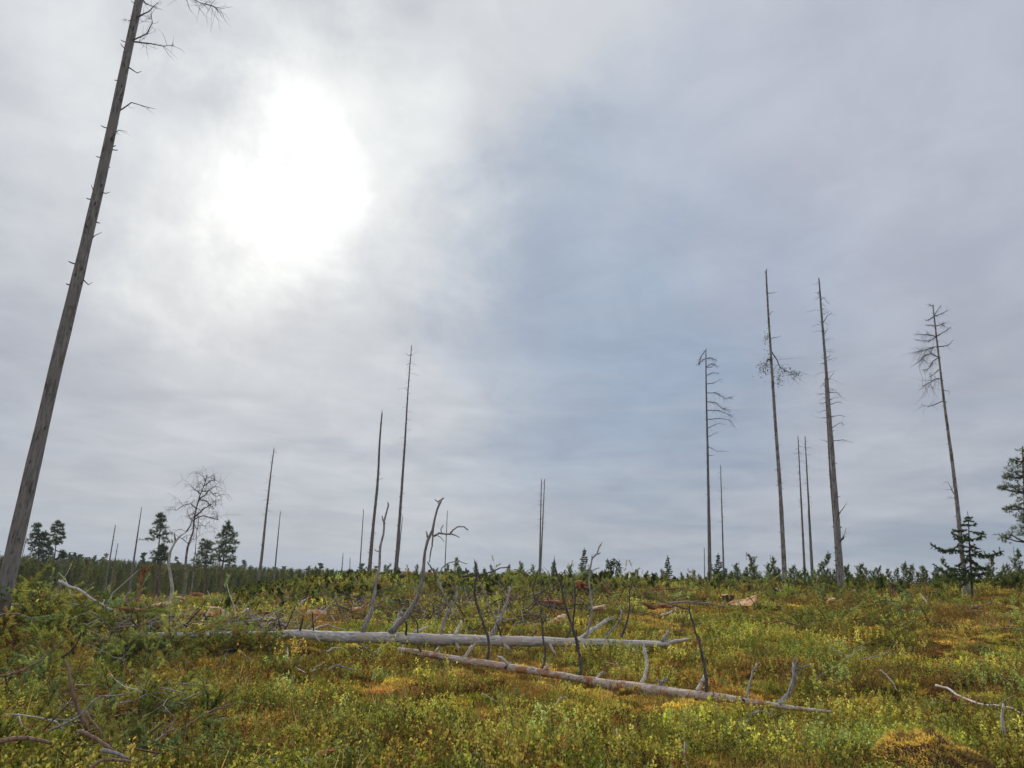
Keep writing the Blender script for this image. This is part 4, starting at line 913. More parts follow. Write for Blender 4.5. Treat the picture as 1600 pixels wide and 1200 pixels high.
limbs_of(tA, DA, [
    ([(566, 988), (574, 972), (582, 950), (586, 926), (589, 900), (593, 880), (594, 855), (599, 835), (600, 815), (604, 800), (607, 789)], 3.6, 1.3, 'branch', .5, [([(601, 818), (598, 812), (597, 806)], 1.6, .8), ([(593, 862), (588, 861), (585, 858)], 1, .6), ([(588, 916), (585, 918), (584, 922)], 1.2, .8)]),
    ([(611, 989), (625, 972), (640, 955), (652, 935), (658, 915), (661, 895), (664, 862), (668, 845), (676, 828), (679, 812), (683, 796), (690, 780)], 4.8, 1.7, 'branch', -.6, [([(668, 840), (667, 834), (666, 830)], 1.6, .9), ([(689, 781), (684, 784), (679, 780)], 1.3, .7), ([(689, 781), (693, 779), (694, 778)], 1.2, .7), ([(684, 786), (690, 786)], 1.2, .6), ([(677, 826), (676, 845), (672, 870), (671, 878)], 1.6, .9), ([(678, 838), (686, 833), (694, 834), (703, 835), (708, 828), (716, 823), (725, 823), (731, 828)], 1.7, .9), ([(690, 834), (689, 826), (693, 820)], 1.2, .6), ([(704, 834), (710, 836), (718, 840)], 1.3, .6), ([(684, 837), (690, 841), (694, 847)], .8, .4)]),
    ([(613, 989), (619, 972), (625, 957)], 3.0, 2.2, 'pale', .2),
    ([(633, 1000), (635, 985), (634, 971)], 2.4, 1.6, 'darkbranch', -.3), ([(653, 995), (653, 980), (650, 970)], 1.6, 1.0, 'darkbranch', -.2),
    ([(687, 996), (692, 978), (697, 962), (705, 949), (712, 938), (714, 925), (713, 915)], 2.5, 1.2, 'branch', .3, [([(703, 952), (697, 938), (690, 922), (683, 903), (672, 884), (668, 878)], 2.0, 1.2), ([(676, 888), (682, 894), (687, 897), (690, 888), (700, 880), (715, 877), (730, 881)], 1.2, .6)]),
    ([(710, 992), (716, 982), (721, 971)], 2.2, 1.4, 'pale', .2), ([(711, 1002), (714, 1008), (717, 1013)], 2.8, 2.2, 'pale', -.2),
    ([(765, 996), (774, 982), (783, 962), (791, 945), (795, 930), (798, 918)], 3.4, 1.9, 'branch', .5, [([(778, 975), (768, 955), (760, 938)], 1.5, 1.0)]),
    ([(784, 998), (781, 984), (776, 974)], 1.8, 1.4, 'darkbranch', -.2), ([(784, 1005), (790, 1010), (796, 1014)], 2.8, 2.2, 'pale', -.25),
    ([(826, 1000), (831, 993), (838, 986)], 2.4, 1.4, 'darkbranch', .1), ([(884, 998), (888, 990), (891, 983)], 2.3, 1.6, 'darkbranch', .1),
    ([(895, 1002), (910, 996), (922, 987), (935, 978), (948, 969)], 3.3, 2.6, 'pale', .4, [([(948, 969), (955, 965), (963, 962)], 1.0, .6)]),
    ([(914, 998), (920, 980), (925, 958), (923, 935), (920, 910), (922, 890), (925, 873), (933, 865), (936, 855), (939, 851)], 2.2, 1.2, 'branch', .4, [([(925, 873), (925, 869), (925, 866)], 1, .6), ([(934, 866), (938, 864)], 1.2, .8)]),
    ([(946, 999), (952, 989), (962, 978), (970, 965), (972, 958), (970, 952)], 1.9, 1.2, 'branch', .2), ([(970, 1000), (976, 984), (981, 966), (984, 948), (984, 930), (986, 915), (988, 908)], 2.4, 1.1, 'darkbranch', .3, [([(982, 960), (988, 955), (991, 945)], 1, .6)]),
    ([(1035, 1003), (1040, 994), (1046, 986)], 2.8, 1.8, 'branch', .1), ([(1038, 1005), (1052, 1003), (1065, 1001), (1078, 999)], 3.2, 1.8, 'silver', .0), ([(1073, 1000), (1073, 995)], 1.2, .8, 'silver', 0.),
    ([(857, 1004), (862, 1013), (867, 1023), (869, 1035)], 3.0, 2.2, 'pale', -.45), ([(882, 1007), (883, 1014), (885, 1020)], 1.5, 1., 'pale', -.1),
    ([(906, 1003), (911, 1010), (916, 1015)], 3.4, 2.4, 'pale', -.3), ([(915, 1008), (924, 1016), (932, 1025)], 2., 1.3, 'darkbranch', -.3),
    ([(968, 1006), (968, 1011)], 2, 1.2, 'pale', -.1), ([(984, 1010), (992, 1018), (1000, 1026), (1004, 1031)], 2.6, 1.4, 'branch', -.3), ([(974, 1010), (980, 1017), (983, 1022)], 1.2, .7, 'darkbranch', -.2), ([(949, 1009), (950, 1014)], 1.8, 1.0, 'darkbranch', -.1),
    ([(467, 990), (470, 978), (473, 967)], 2.4, 1.8, 'darkbranch', -.1), ([(438, 988), (437, 977), (435, 968)], 1.8, 1.2, 'darkbranch', -.1), ([(490, 990), (489, 970), (487, 955)], 1.5, .9, 'darkbranch', -.2), ([(490, 985), (494, 996), (499, 1003)], 1.6, 1., 'pale', -.3), ([(645, 990), (658, 984), (668, 979)], 2.2, 1.3, 'pale', .3),
    ([(560, 1003), (568, 1009), (576, 1013)], 2., 1.4, 'branch', -.3), ([(826, 1008), (829, 1014)], 1.5, .8, 'darkbranch', -.1),
], 81)
tB, DB = fallen('fallen_pine', 'partly barked fallen dead pine, the lower and nearer of the two, sinking into the heath', AXIS_B, .15, 'silver2')
limbs_of(tB, DB, [
    ([(760, 1036), (763, 1022), (764, 1006), (761, 990), (755, 975), (749, 958), (744, 942), (741, 925), (743, 908), (746, 893), (742, 878)], 2.7, 1.8, 'darkbranch', .4, [([(741, 925), (744, 921)], 1.6, 1.)]),
    ([(845, 1050), (850, 1038), (852, 1018), (849, 1000), (847, 975), (845, 955), (847, 942), (846, 937)], 2.2, 1.3, 'darkbranch', .3, [([(848, 975), (853, 966), (860, 962)], 1.0, .6), ([(846, 955), (849, 949)], 1.4, .8)]),
    ([(849, 1050), (854, 1044), (857, 1039)], 3., 2., 'pale', -.1), ([(844, 1051), (842, 1058), (841, 1061)], 2., 1.3, 'brown', -.2),
    ([(904, 1059), (908, 1048), (907, 1034), (903, 1016), (901, 1000), (896, 985), (890, 968), (885, 950), (880, 932), (878, 915), (871, 900), (867, 886), (866, 876)], 3.4, 1.5, 'darkbranch', .5, [([(879, 918), (881, 914), (882, 910)], 1.8, 1.2), ([(895, 982), (897, 960), (899, 940), (898, 915), (894, 900), (888, 891)], 1.6, 1.0), ([(900, 1000), (901, 992), (900, 984)], 1.2, .8)]),
    ([(927, 1063), (935, 1057), (941, 1051)], 2.4, 1.8, 'pale', .1, [([(938, 1054), (940, 1050)], 1.2, .8)]),
    ([(1002, 1070), (1008, 1058), (1011, 1044), (1010, 1030), (1007, 1012)], 2.8, 2.2, 'pale', .2, [([(1009, 1018), (1013, 1016)], 1.2, .6), ([(1011, 1035), (1014, 1034)], 1.0, .6)]),
    ([(1014, 1076), (1028, 1074), (1033, 1070), (1036, 1065)], 5.2, 3.6, 'branch', -.1),
    ([(1104, 1082), (1104, 1062), (1101, 1040), (1096, 1018), (1091, 1000), (1085, 982), (1080, 965), (1077, 949)], 3.2, 1.7, 'darkbranch', .35, [([(1094, 1004), (1094, 998)], 1.2, .8)]),
    ([(1090, 1081), (1095, 1070), (1100, 1060), (1101, 1055)], 3.2, 2.4, 'pale', .1),
    ([(1165, 1091), (1169, 1077), (1175, 1058), (1181, 1043), (1182, 1037)], 2.4, 1.4, 'branch', .2, [([(1181, 1045), (1184, 1038)], 1, .5)]),
    ([(1218, 1102), (1230, 1087), (1239, 1070), (1242, 1055), (1241, 1035)], 4.6, 3.2, 'branch', .15, [([(1242, 1050), (1245, 1040), (1246, 1033)], 1.6, 1.0), ([(1244, 1046), (1255, 1042), (1266, 1039)], 1.4, 1.0)]),
    ([(660, 1022), (658, 1018), (655, 1013)], 2.4, 1.8, 'darkbranch', -.05), ([(660, 1022), (660, 1028)], 2.6, 1.8, 'darkbranch', -.15),
    ([(723, 1029), (731, 1020), (738, 1009)], 3.0, 2.6, 'pale', .1), ([(680, 1018), (684, 1013)], 1.8, 1.4, 'pale', .1),
    ([(796, 1046), (794, 1038), (788, 1032), (782, 1027)], 3., 2.4, 'pale', -.1), ([(796, 1046), (792, 1041), (789, 1043)], 2.2, 1.8, 'darkbranch', -.1),
    ([(687, 1027), (687, 1031)], 2.6, 2., 'darkbranch', -.1), ([(1160, 1094), (1166, 1096)], 4, 3, 'darkstump', -.05),
], 82)
tC, DC = fallen('pine_log', 'short orange barked pine log lying behind the grey brush', AXIS_C, .16, 'orangebark')

# ---------------------------------------------------------------- loose sticks and dead branches
def stick(label, uv, w0, mat, lift=.17, arch=.0, tw=0, name='dead_branch', air=None, seed=None, cat='branch'):
    rs = np.random.RandomState(seed if seed is not None else len(label) * 7 + int(uv[0][0]))
    lift = lift + .12 * float(sst(11, 26, dist(G(*uv[0]))))
    g0 = G(*uv[0], lift); g1 = G(*uv[-1], lift)
    D0, D1 = dist(g0), dist(g1)
    if air is not None: D0 = D1 = air
    if abs(D1 - D0) > .35 * min(D0, D1): D1 = D0 + .35 * (D1 - D0)
    n = len(uv); pts = [P(a, b_, D0 + (D1 - D0) * i / (n - 1)) for i, (a, b_) in enumerate(uv)]
    for i, p in enumerate(pts):          # never under the heath
        z = float(H(p.x, p.y)) + lift * .6
        if p.z < z and air is None: pts[i] = Vector((p.x, p.y, z))
    pts = dense(pts, max(.04, sum((b_ - a_).length for a_, b_ in zip(pts[:-1], pts[1:])) / 24), .003 * D0 / 8, rs); m = len(pts); r_ = px(w0, pts[0])
    mb = MB(); mb.tube(pts, [r_ * (1 - .55 * i / (m - 1)) * (1 + rs.normal(0, .06)) for i in range(m)], 7, wob=.07, rs=rs)
    if tw: twiglets(mb, pts, tw, (pts[-1] - pts[0]).length * .22, r_ * .35, rs, .1)
    o = build(mb, name, M[mat], origin=pts[0]); tag(o, label, cat); return o
ST = [
    ('long bare grey branch slanting out of the brush towards the leaning tall tree', [(90, 908), (98, 911), (107, 917), (122, 921), (130, 926), (140, 934), (152, 941), (165, 949), (178, 954), (190, 962)], 2.6, 'pale', 2, 15.2),
    ('curved brown branch at the left edge above the pine boughs', [(-8, 1058), (12, 1055), (35, 1048), (60, 1035), (75, 1022), (88, 1010), (102, 998)], 2.3, 'brown', 3, 6.9),
    ('thick reddish crooked branch running down through the left foreground', [(136, 1137), (128, 1122), (122, 1108), (118, 1095), (112, 1080), (109, 1062), (107, 1046), (101, 1030)], 3.7, 'brown', 0, 5.9),
    ('lower fork of the reddish crooked branch in the left foreground', [(133, 1112), (140, 1125), (150, 1135), (157, 1145), (157, 1156)], 2.6, 'brown', 3, 5.7),
    ('grey curved branch crossing over the reddish one in the left foreground', [(76, 1142), (95, 1134), (110, 1127), (124, 1119), (137, 1106), (148, 1094), (157, 1088), (180, 1087), (206, 1083)], 1.9, 'branch', 5, 5.6),
    ('thick pinkish brown branch end at the lower left edge', [(-8, 1162), (8, 1157), (25, 1154), (45, 1154), (62, 1157), (82, 1162)], 4.6, 'brown', 0, 5.3),
    ('branch dropping right into the pile at the bottom left', [(122, 1142), (135, 1147), (150, 1155), (165, 1164), (178, 1174), (192, 1182), (204, 1188)], 3.2, 'brown', 4, 5.2),
    ('grey stub lying over the pile at the bottom left', [(158, 1172), (172, 1175), (188, 1180), (202, 1186)], 3.6, 'branch', 0, 5.1),
    ('reddish arched branch rising from the bottom edge at the left', [(140, 1204), (146, 1196), (158, 1188), (175, 1187), (205, 1190)], 3.6, 'brown', 2, 5.05),
    ('thin grey branch with side twigs right of the bottom left pile', [(216, 1170), (232, 1164), (248, 1154), (260, 1144), (272, 1139), (288, 1136)], 1.9, 'branch', 5, None),
    ('faint thin twig below the grey one near the bottom left', [(234, 1194), (245, 1182), (262, 1176), (284, 1163)], 1.1, 'branch', 3, None),
    ('pale slender stick among yellow moss in the lower left', [(327, 1142), (336, 1132), (345, 1124), (360, 1122), (378, 1120)], 2.0, 'branch', 2, None),
    ('short thick brown stick end at the left edge', [(-6, 1077), (10, 1077), (24, 1074)], 3.0, 'brown', 0, None),
    ('small forked twig standing in the moss at the far left', [(45, 1030), (40, 1018), (35, 1009), (41, 1002)], 1.4, 'brown', 2, 7.0),
    ('dark slender bough curving up over the left pine boughs', [(95, 1028), (108, 1020), (118, 1008), (123, 998), (127, 988)], 1.8, 'darkbranch', 3, 6.8),
    ('dark thin stick lying in the green boughs above the reddish branch', [(122, 1055), (135, 1050), (150, 1043), (165, 1036), (182, 1028)], 1.2, 'darkbranch', 2, None),
    ('pale stick left of the fallen silvery trunk butt', [(210, 996), (220, 989), (232, 987)], 1.8, 'pale', 0, None),
    ('pale bent stick in front of the fallen silvery trunk butt', [(260, 981), (268, 984), (278, 990)], 2.2, 'pale', 0, None),
    ('thick pale stick pointing down left at the grey brush', [(314, 999), (325, 994), (338, 988)], 2.8, 'pale', 0, None),
    ('long dark stick passing behind the thick pale one', [(296, 999), (310, 993), (325, 988), (335, 984)], 1.6, 'branch', 0, None),
    ('short bleached stick standing up over the grey brush', [(349, 976), (356, 970), (363, 965)], 2.8, 'pale', 0, 17.6),
    ('brown branch lying right of the grey brush', [(335, 992), (352, 990), (372, 991), (388, 993), (402, 997)], 2.6, 'brown', 3, None),
    ('grey stick resting across the orange barked log', [(316, 956), (326, 962), (338, 968), (350, 974)], 1.8, 'branch', 1, None),
    ('pale stick in the brush under the orange barked log', [(336, 975), (345, 979), (355, 984)], 2.4, 'pale', 0, None),
    ('dark bent stick below the grey brush', [(375, 1018), (381, 1024), (390, 1030), (399, 1037)], 1.8, 'brown', 2, None),
    ('thin grey stick sunk in the heath below the silvery trunk butt', [(238, 1000), (255, 1008), (266, 1011), (278, 1018)], 1.8, 'branch', 2, None),
    ('slender tall twig bending right in the moss left of centre', [(449, 1013), (449, 1026), (453, 1036), (463, 1044), (478, 1051)], 1.0, 'pale', 0, None),
    ('grey arched stick under the butt of the silvery trunk', [(510, 1019), (518, 1013), (530, 1012), (541, 1016)], 1.6, 'pale', 1, None),
    ('pale twig leading away from the lower fallen trunk', [(590, 1022), (592, 1013), (602, 1007), (614, 1004)], 1.2, 'pale', 1, None),
    ('grey stick lying left in the pair below the silvery trunk', [(488, 1050), (495, 1042), (505, 1037), (514, 1033)], 1.8, 'branch', 2, None),
    ('grey stick lying right in the pair below the silvery trunk', [(508, 1050), (518, 1043), (530, 1040), (545, 1045), (560, 1049)], 1.9, 'branch', 3, None),
    ('forked thin dead twig in the orange moss in the lower middle', [(695, 1112), (703, 1121), (712, 1131), (718, 1140), (724, 1150)], 1.1, 'branch', 2, None),
    ('thin twig branching right from the forked one in the lower middle', [(706, 1138), (722, 1133), (735, 1129), (750, 1117)], 1.0, 'branch', 2, None),
    ('thin upright dead stem in the lower middle', [(797, 1180), (794, 1160), (790, 1130), (786, 1105), (783, 1084)], 1.1, 'branch', 1, 7.0),
    ('hooked pale twig under the lower fallen trunk', [(869, 1103), (873, 1094), (877, 1090), (886, 1090)], 1.5, 'pale', 1, None),
    ('thin leaning twig below the lower fallen trunk', [(963, 1140), (968, 1155), (977, 1165), (990, 1178), (1003, 1195)], 1.2, 'branch', 1, None),
    ('pale forked twig under the tip of the lower fallen trunk', [(1165, 1130), (1174, 1120), (1184, 1112), (1186, 1110)], 1.6, 'branch', 1, None),
    ('long thin twig under the tip of the lower fallen trunk', [(1150, 1128), (1162, 1119), (1175, 1115), (1190, 1111), (1210, 1118), (1232, 1127)], 1.4, 'branch', 2, None),
    ('long pale branch lying in the heath at the lower right edge', [(1463, 1071), (1480, 1075), (1495, 1086), (1515, 1094), (1530, 1100), (1555, 1102), (1580, 1106), (1606, 1120)], 1.9, 'pale', 4, None),
    ('bleached upright stub standing by the pale branch at the right edge', [(1570, 1146), (1567, 1132), (1566, 1118), (1568, 1099)], 2.8, 'pale', 0, 8.0),
    ('grey slanting twig left of the mossy hummock', [(1342, 1105), (1346, 1116), (1354, 1128), (1361, 1136)], 2.0, 'branch', 1, None),
    ('short dark grey stick in the middle of the right slope', [(1322, 1029), (1332, 1023), (1340, 1019), (1348, 1012)], 2.2, 'branch', 3, None),
    ('faint arched stick behind the short dark grey one on the right', [(1345, 1030), (1362, 1027), (1378, 1024), (1392, 1018), (1400, 1022)], 1.2, 'branch', 3, None),
    ('thin bare stick in the heath right of the curved upright stub', [(1376, 1047), (1386, 1056), (1394, 1064), (1402, 1080)], 1.0, 'branch', 0, None),
    ('long pale arching branch on the slope under the leafy trunk', [(1213, 920), (1222, 927), (1236, 932), (1247, 937), (1256, 944), (1267, 950)], 1.9, 'branch', 3, None),
    ('arched reddish stick lower down the slope under the leafy trunk', [(1203, 975), (1212, 971), (1225, 971), (1238, 974), (1250, 981)], 1.5, 'brown', 1, None),
    ('reddish stick standing askew below the thick dead trunks', [(1337, 946), (1342, 938), (1349, 930), (1357, 922)], 2.2, 'brown', 1, 29.5),
    ('pale curved stick right of the askew reddish stick', [(1368, 941), (1380, 938), (1390, 938), (1401, 946)], 1.6, 'branch', 1, None),
    ('small pale upright stick right of the pale curved one', [(1404, 937), (1409, 940), (1411, 949)], 1.6, 'pale', 0, 28.5),
    ('brown stick lying on the slope below the spruce', [(1518, 950), (1530, 947), (1541, 944), (1551, 941)], 2.2, 'brown', 3, None),
    ('small forked twig on the slope left of the spruce', [(1440, 930), (1446, 937), (1450, 945)], 1.3, 'branch', 1, None),
    ('orange brown stick slanting on the crest, left of its pair', [(940, 911), (947, 920), (956, 930), (968, 937), (980, 941)], 2.2, 'brown', 2, 27.5),
    ('orange brown stick slanting on the crest, right of its pair', [(948, 913), (956, 922), (965, 930), (976, 937)], 1.5, 'brown', 1, 28.0),
    ('long thin orange stick lying along the crest', [(1000, 923), (1018, 922), (1035, 921), (1058, 919), (1070, 918), (1079, 923)], 1.9, 'orangebark', 3, 30.),
    ('dark knobbly branch lying on the slope left of the split stump', [(1042, 944), (1060, 941), (1075, 940), (1090, 943), (1105, 942), (1122, 946)], 1.8, 'branch', 4, None),
    ('springy pale branch arched under the splintered wood', [(1125, 946), (1140, 949), (1155, 951), (1170, 950), (1180, 945), (1183, 937)], 1.3, 'branch', 1, None),
    ('short bleached stick right of the fallen tip on the mid slope', [(1033, 961), (1042, 959), (1050, 955), (1055, 950)], 2.0, 'pale', 1, None),
    ('dark log end poking from the thicket behind the forked branch', [(625, 902), (634, 898), (643, 897), (651, 896)], 3.2, 'darkbranch', 0, 33),
    ('long dark stick resting on the thicket behind the upright dark branch', [(722, 901), (738, 900), (755, 898), (770, 893), (780, 888), (796, 886)], 1.6, 'darkbranch', 3, 32),
    ('orange brown branch curving upright in the left part of the slope', [(503, 933), (507, 924), (508, 916), (502, 910)], 1.9, 'brown', 3, 26),
    ('pale crooked twig below the orange brown curved branch', [(470, 948), (471, 941), (476, 938), (482, 933)], 1.8, 'pale', 1, 24),
    ('pale bent branch end on the slope right of the first upright limb', [(560, 940), (566, 939), (569, 948)], 1.6, 'brown', 1, 25),
    ('pale stick lying among chips in the left clearing', [(225, 968), (238, 968), (250, 971)], 1.8, 'pale', 0, None),
    ('reddish stick leaning at the foot of the leaning dead poles', [(160, 932), (167, 922), (172, 914)], 1.8, 'brown', 1, 27),
    ('grey stick slanting across the middle slope behind the silvery trunk', [(676, 960), (690, 955), (705, 952), (722, 954)], 1.6, 'branch', 3, None),
    ('brown stick on the brown litter behind the silvery trunk', [(800, 961), (820, 962), (840, 961), (856, 962)], 1.5, 'brown', 2, None),
    ('pale stick lying just above the silvery trunk left of the first limb', [(486, 985), (500, 979), (510, 976), (525, 981), (540, 985)], 1.7, 'pale', 1, None),
    ('thin stick crossing the heath left of the silvery trunk', [(400, 962), (420, 962), (440, 962), (452, 961)], 1.2, 'brown', 0, None),
]
for s_ in ST: stick(s_[0], s_[1], s_[2], s_[3], tw=s_[4], air=s_[5])

def brush(name, label, centres, n, ln, seed, rad=.012, hgt=.35, lift=.12, mats=('branch', 'branch', 'pale', 'brown', 'darkbranch', 'pale')):
    rs = np.random.RandomState(seed); mb = MB()
    for (u, v, sg) in centres:
        c0 = G(u, v, lift)
        for i in range(n):
            x = c0.x + rs.normal(0, sg); y = c0.y + rs.normal(0, sg * .9); z = float(H(x, y)) + rs.rand() * hgt + .03
            a = rs.rand() * 6.283; l_ = ln * (.4 + .9 * rs.rand()); d = np.array([math.cos(a), math.sin(a), rs.normal(.05, .3)]); p = np.array([x, y, z]); pts = [p]
            for k in range(4): d = unit((d + rs.normal(0, .25, 3))[None])[0]; p = p + d * l_ / 4; pts.append(p)
            mi = rs.randint(len(mats)); r_ = rad * (.4 + rs.rand()); mb.tube(pts, [r_, r_ * .9, r_ * .75, r_ * .6, r_ * .3], 5, mi)
            if rs.rand() < .6:
                q = pts[2] + rs.normal(0, 1, 3) * l_ * .22; mb.tube([pts[2], q], [r_ * .5, r_ * .2], 4, mi)
    o = build(mb, name, [M[m] for m in mats]); tag(o, label, kind='stuff')
brush('brush_heap', 'grey heap of dead twigs at the butt of the silvery trunk', [(200, 972, .5), (180, 960, .4), (218, 982, .4), (240, 978, .4), (205, 988, .35)], 36, .75, 91, .012, .30, .2)
brush('brush_heap', 'tangled heap of pale sticks in front of the orange barked log', [(395, 978, .5), (375, 972, .5), (412, 986, .5), (360, 990, .45), (335, 992, .45), (430, 982, .4), (390, 992, .4), (320, 980, .5)], 30, .8, 92, .013, .32, .22)
brush('brush_heap', 'brown litter of broken twigs on the slope behind the silvery trunk', [(650, 960, 1.), (700, 950, 1.1), (740, 955, 1.), (800, 945, 1.1), (830, 955, 1.), (680, 970, .8), (770, 935, 1.), (850, 930, .9), (600, 965, .9), (540, 960, .9), (900, 950, 1.), (950, 940, 1.), (1000, 945, 1.), (720, 975, .8), (820, 970, .8), (590, 940, 1.)], 36, 1.3, 93, .015, .32, .12, ('brown', 'darkbranch', 'branch', 'darkbranch'))
brush('brush_heap', 'scattered sticks under the green boughs on the left mound', [(30, 960, .9), (90, 950, 1.), (140, 945, .8), (60, 985, .8), (130, 975, .7), (20, 930, .8)], 17, 1.0, 94, .011, .42, .15, ('branch', 'darkbranch', 'branch', 'brown', 'pale'))
brush('brush_heap', 'fine dead twigs among the pine boughs in the left foreground', [(190, 1115, .35), (220, 1130, .35), (160, 1150, .3), (130, 1175, .3), (240, 1100, .35), (90, 1075, .35), (170, 1060, .35)], 13, .6, 95, .007, .36, .15, ('branch', 'branch', 'brown', 'pale', 'darkbranch'))

# ---------------------------------------------------------------- split wood, stumps, moss hummock
def chunk(name, label, u, v, wu, hv, mat, seed, tilt=0., long_=1., cat='wood chunk', depth=.6, lift=.3):
    """jagged splintered block: a rough cross-section swept along its length with torn ends"""
    rs = np.random.RandomState(seed); c0 = G(u, v + hv * .5, 0.14); c0 = G(u, v + hv * .5, .14 + .22 * float(sst(10, 26, dist(c0)))); L_ = px(wu * 1.2, c0); Hh = px(hv * 1.3, c0); k = 9; n = 7; vs = []
    for i in range(n):
        x = (i / (n - 1) - .5); taper = 1 - .35 * abs(x) * 2 * long_
        for j in range(k):
            a = 2 * math.pi * j / k; rr = 1 + rs.normal(0, .16)
            jag = rs.normal(0, .09) if i in (0, n - 1) else rs.normal(0, .02)
            vs.append(((x + jag) * L_, math.cos(a) * Hh * depth * rr * taper, math.sin(a) * Hh * .5 * rr * taper + x * tilt * L_))
    fc = [(i * k + j, i * k + (j + 1) % k, (i + 1) * k + (j + 1) % k, (i + 1) * k + j) for i in range(n - 1) for j in range(k)] + [tuple(range(k))[::-1], tuple((n - 1) * k + j for j in range(k))]
    mb = MB(); mb.add(vs, fc)
    for i in range(5):   # torn splinters
        s_ = 1 if rs.rand() < .5 else -1; y = rs.normal(0, Hh * .25); z = rs.normal(0, Hh * .2)
        mb.tube([(s_ * L_ * .35, y, z), (s_ * L_ * (.55 + .2 * rs.rand()), y * 1.3, z + rs.normal(0, Hh * .3))], [Hh * .12, Hh * .02], 4)
    me = mb.mesh(name, [M[mat]], smooth=False); o = bpy.data.objects.new(name, me); COL.objects.link(o); o.location = c0 + Vector((0, 0, Hh * lift)); o.rotation_euler = (0, 0, rs.normal(0, .35)); tag(o, label, cat)
for (nm, lab, u, v, wu, hv, mt, sd_, tl) in [
    ('wood_chunk', 'pale split block of wood beside the pale crooked birch', 250, 946, 17, 8, 'fresh', 1, .3),
    ('wood_chunk', 'small pale wood piece left of the tall bare birch foot', 281, 934, 11, 4, 'fresh', 2, 0),
    ('wood_chunk', 'brownish torn piece behind the birches', 308, 929, 14, 5, 'orangebark', 3, 0),
    ('wood_chunk', 'orange torn wood behind the end of the orange barked log', 343, 955, 20, 8, 'fresh', 4, -.3),
    ('wood_chunk', 'pale torn wood left of the torn orange piece', 328, 950, 10, 4, 'fresh', 5, 0),
    ('wood_chunk', 'orange splinter pile left of the crooked birch', 205, 953, 26, 6, 'orangebark', 6, -.1),
    ('wood_chunk', 'small orange chip pile at the foot of the leaning poles', 153, 933, 12, 6, 'orangebark', 7, .1),
    ('wood_chunk', 'pale orange slab behind the brush heap', 384, 954, 16, 6, 'fresh', 8, .1),
    ('wood_chunk', 'broad orange torn slab above the butt of the silvery trunk', 494, 957, 22, 7, 'fresh', 9, 0),
    ('wood_chunk', 'flat orange piece on the slope left of the torn slab', 415, 957, 16, 4, 'orangebark', 10, 0),
    ('wood_chunk', 'small pale standing splinter on the crest at the left', 430, 906, 4, 8, 'fresh', 11, 0),
    ('wood_chunk', 'orange slab lying on the crest behind the forked branch', 669, 898, 12, 7, 'orangebark', 12, 0),
    ('wood_chunk', 'bright orange broken end facing right on the mid slope', 872, 968, 18, 10, 'fresh', 13, .5),
    ('wood_chunk', 'row of rust orange torn bark on the slope behind the dark branches', 866, 941, 30, 6, 'orangebark', 14, 0),
    ('wood_chunk', 'rust red decayed block standing on the crest', 906, 915, 14, 14, 'rotten', 15, 0),
    ('wood_chunk', 'orange torn piece between the two dark upright branches', 935, 950, 18, 7, 'fresh', 16, .2),
    ('wood_chunk', 'small orange curl of wood right of the leaning branch', 1015, 946, 16, 6, 'orangebark', 17, -.4),
    ('wood_chunk', 'low rust orange patch of bark right of the small curl', 1037, 947, 22, 5, 'orangebark', 18, 0),
    ('wood_chunk', 'thin orange plank on the litter behind the silvery trunk', 622, 957, 36, 3, 'orangebark', 19, 0),
    ('wood_chunk', 'brown chunk lying left of the plank behind the first limb', 557, 952, 10, 6, 'fresh', 20, .3),
    ('wood_chunk', 'pale sliver of wood under the thick dead trunks', 1338, 923, 8, 3, 'fresh', 21, 0),
    ('wood_chunk', 'small orange torn piece under the thick dead trunks', 1299, 938, 9, 6, 'fresh', 22, .4),
    ('wood_chunk', 'flat pale chip on the slope left of the spruce', 1456, 925, 10, 3, 'orangebark', 23, 0),
    ('bark_slab', 'rusty slab of bark lying tilted in the foreground heath', 497, 1182, 38, 9, 'rotten', 24, .45),
    ('wood_chunk', 'tiny rust red chip in the foreground heath', 454, 1166, 7, 7, 'orangebark', 25, 0),
    ('wood_chunk', 'small round cut end in the orange moss in the lower middle', 694, 1112, 8, 7, 'brown', 26, 0),
]: chunk(nm, lab, u, v, wu, hv, mt, sd_, tl)
# large splintered piece and its stump
def splinter():
    rs = np.random.RandomState(3); c0 = G(1162, 944, .28); D = dist(c0); mb = MB()
    top = [(1140, 941), (1150, 938), (1162, 937), (1170, 934), (1176, 932), (1182, 930)]; bot = [(1141, 944), (1152, 946), (1163, 947), (1173, 946), (1180, 941), (1182, 932)]
    vs = []
    for i in range(6):
        for dd in (-.22, .22):
            s_ = 1 - abs(i - 2.5) / 4; vs += [P(top[i][0], top[i][1] + rs.normal(0, .5), D + .42 + dd * s_), P(bot[i][0], bot[i][1] + rs.normal(0, .5), D - .12 + dd * s_ * .7)]
    fc = []
    for i in range(5):
        a = i * 4; b_ = a + 4; fc += [(a, a + 1, b_ + 1, b_), (a + 3, a + 2, b_ + 2, b_ + 3), (a + 2, a, b_, b_ + 2), (a + 1, a + 3, b_ + 3, b_ + 1)]
    fc += [(0, 2, 3, 1), (20, 21, 23, 22)]
    mb.add([tuple(v) for v in vs], fc)
    for i in range(9):
        k = rs.randint(0, 5); p = P(*top[k], D + rs.normal(0, .1)); mb.tube([p - Vector((.1, 0, .08)), p + Vector((.15 + .2 * rs.rand(), rs.normal(0, .06), .05 + .1 * rs.rand()))], [.03, .006], 4)
    tag(build(mb, 'splintered_wood', M['fresh'], origin=c0, smooth=False), 'long bright orange splintered piece of trunk beside the stump on the right slope', 'split wood')
splinter()
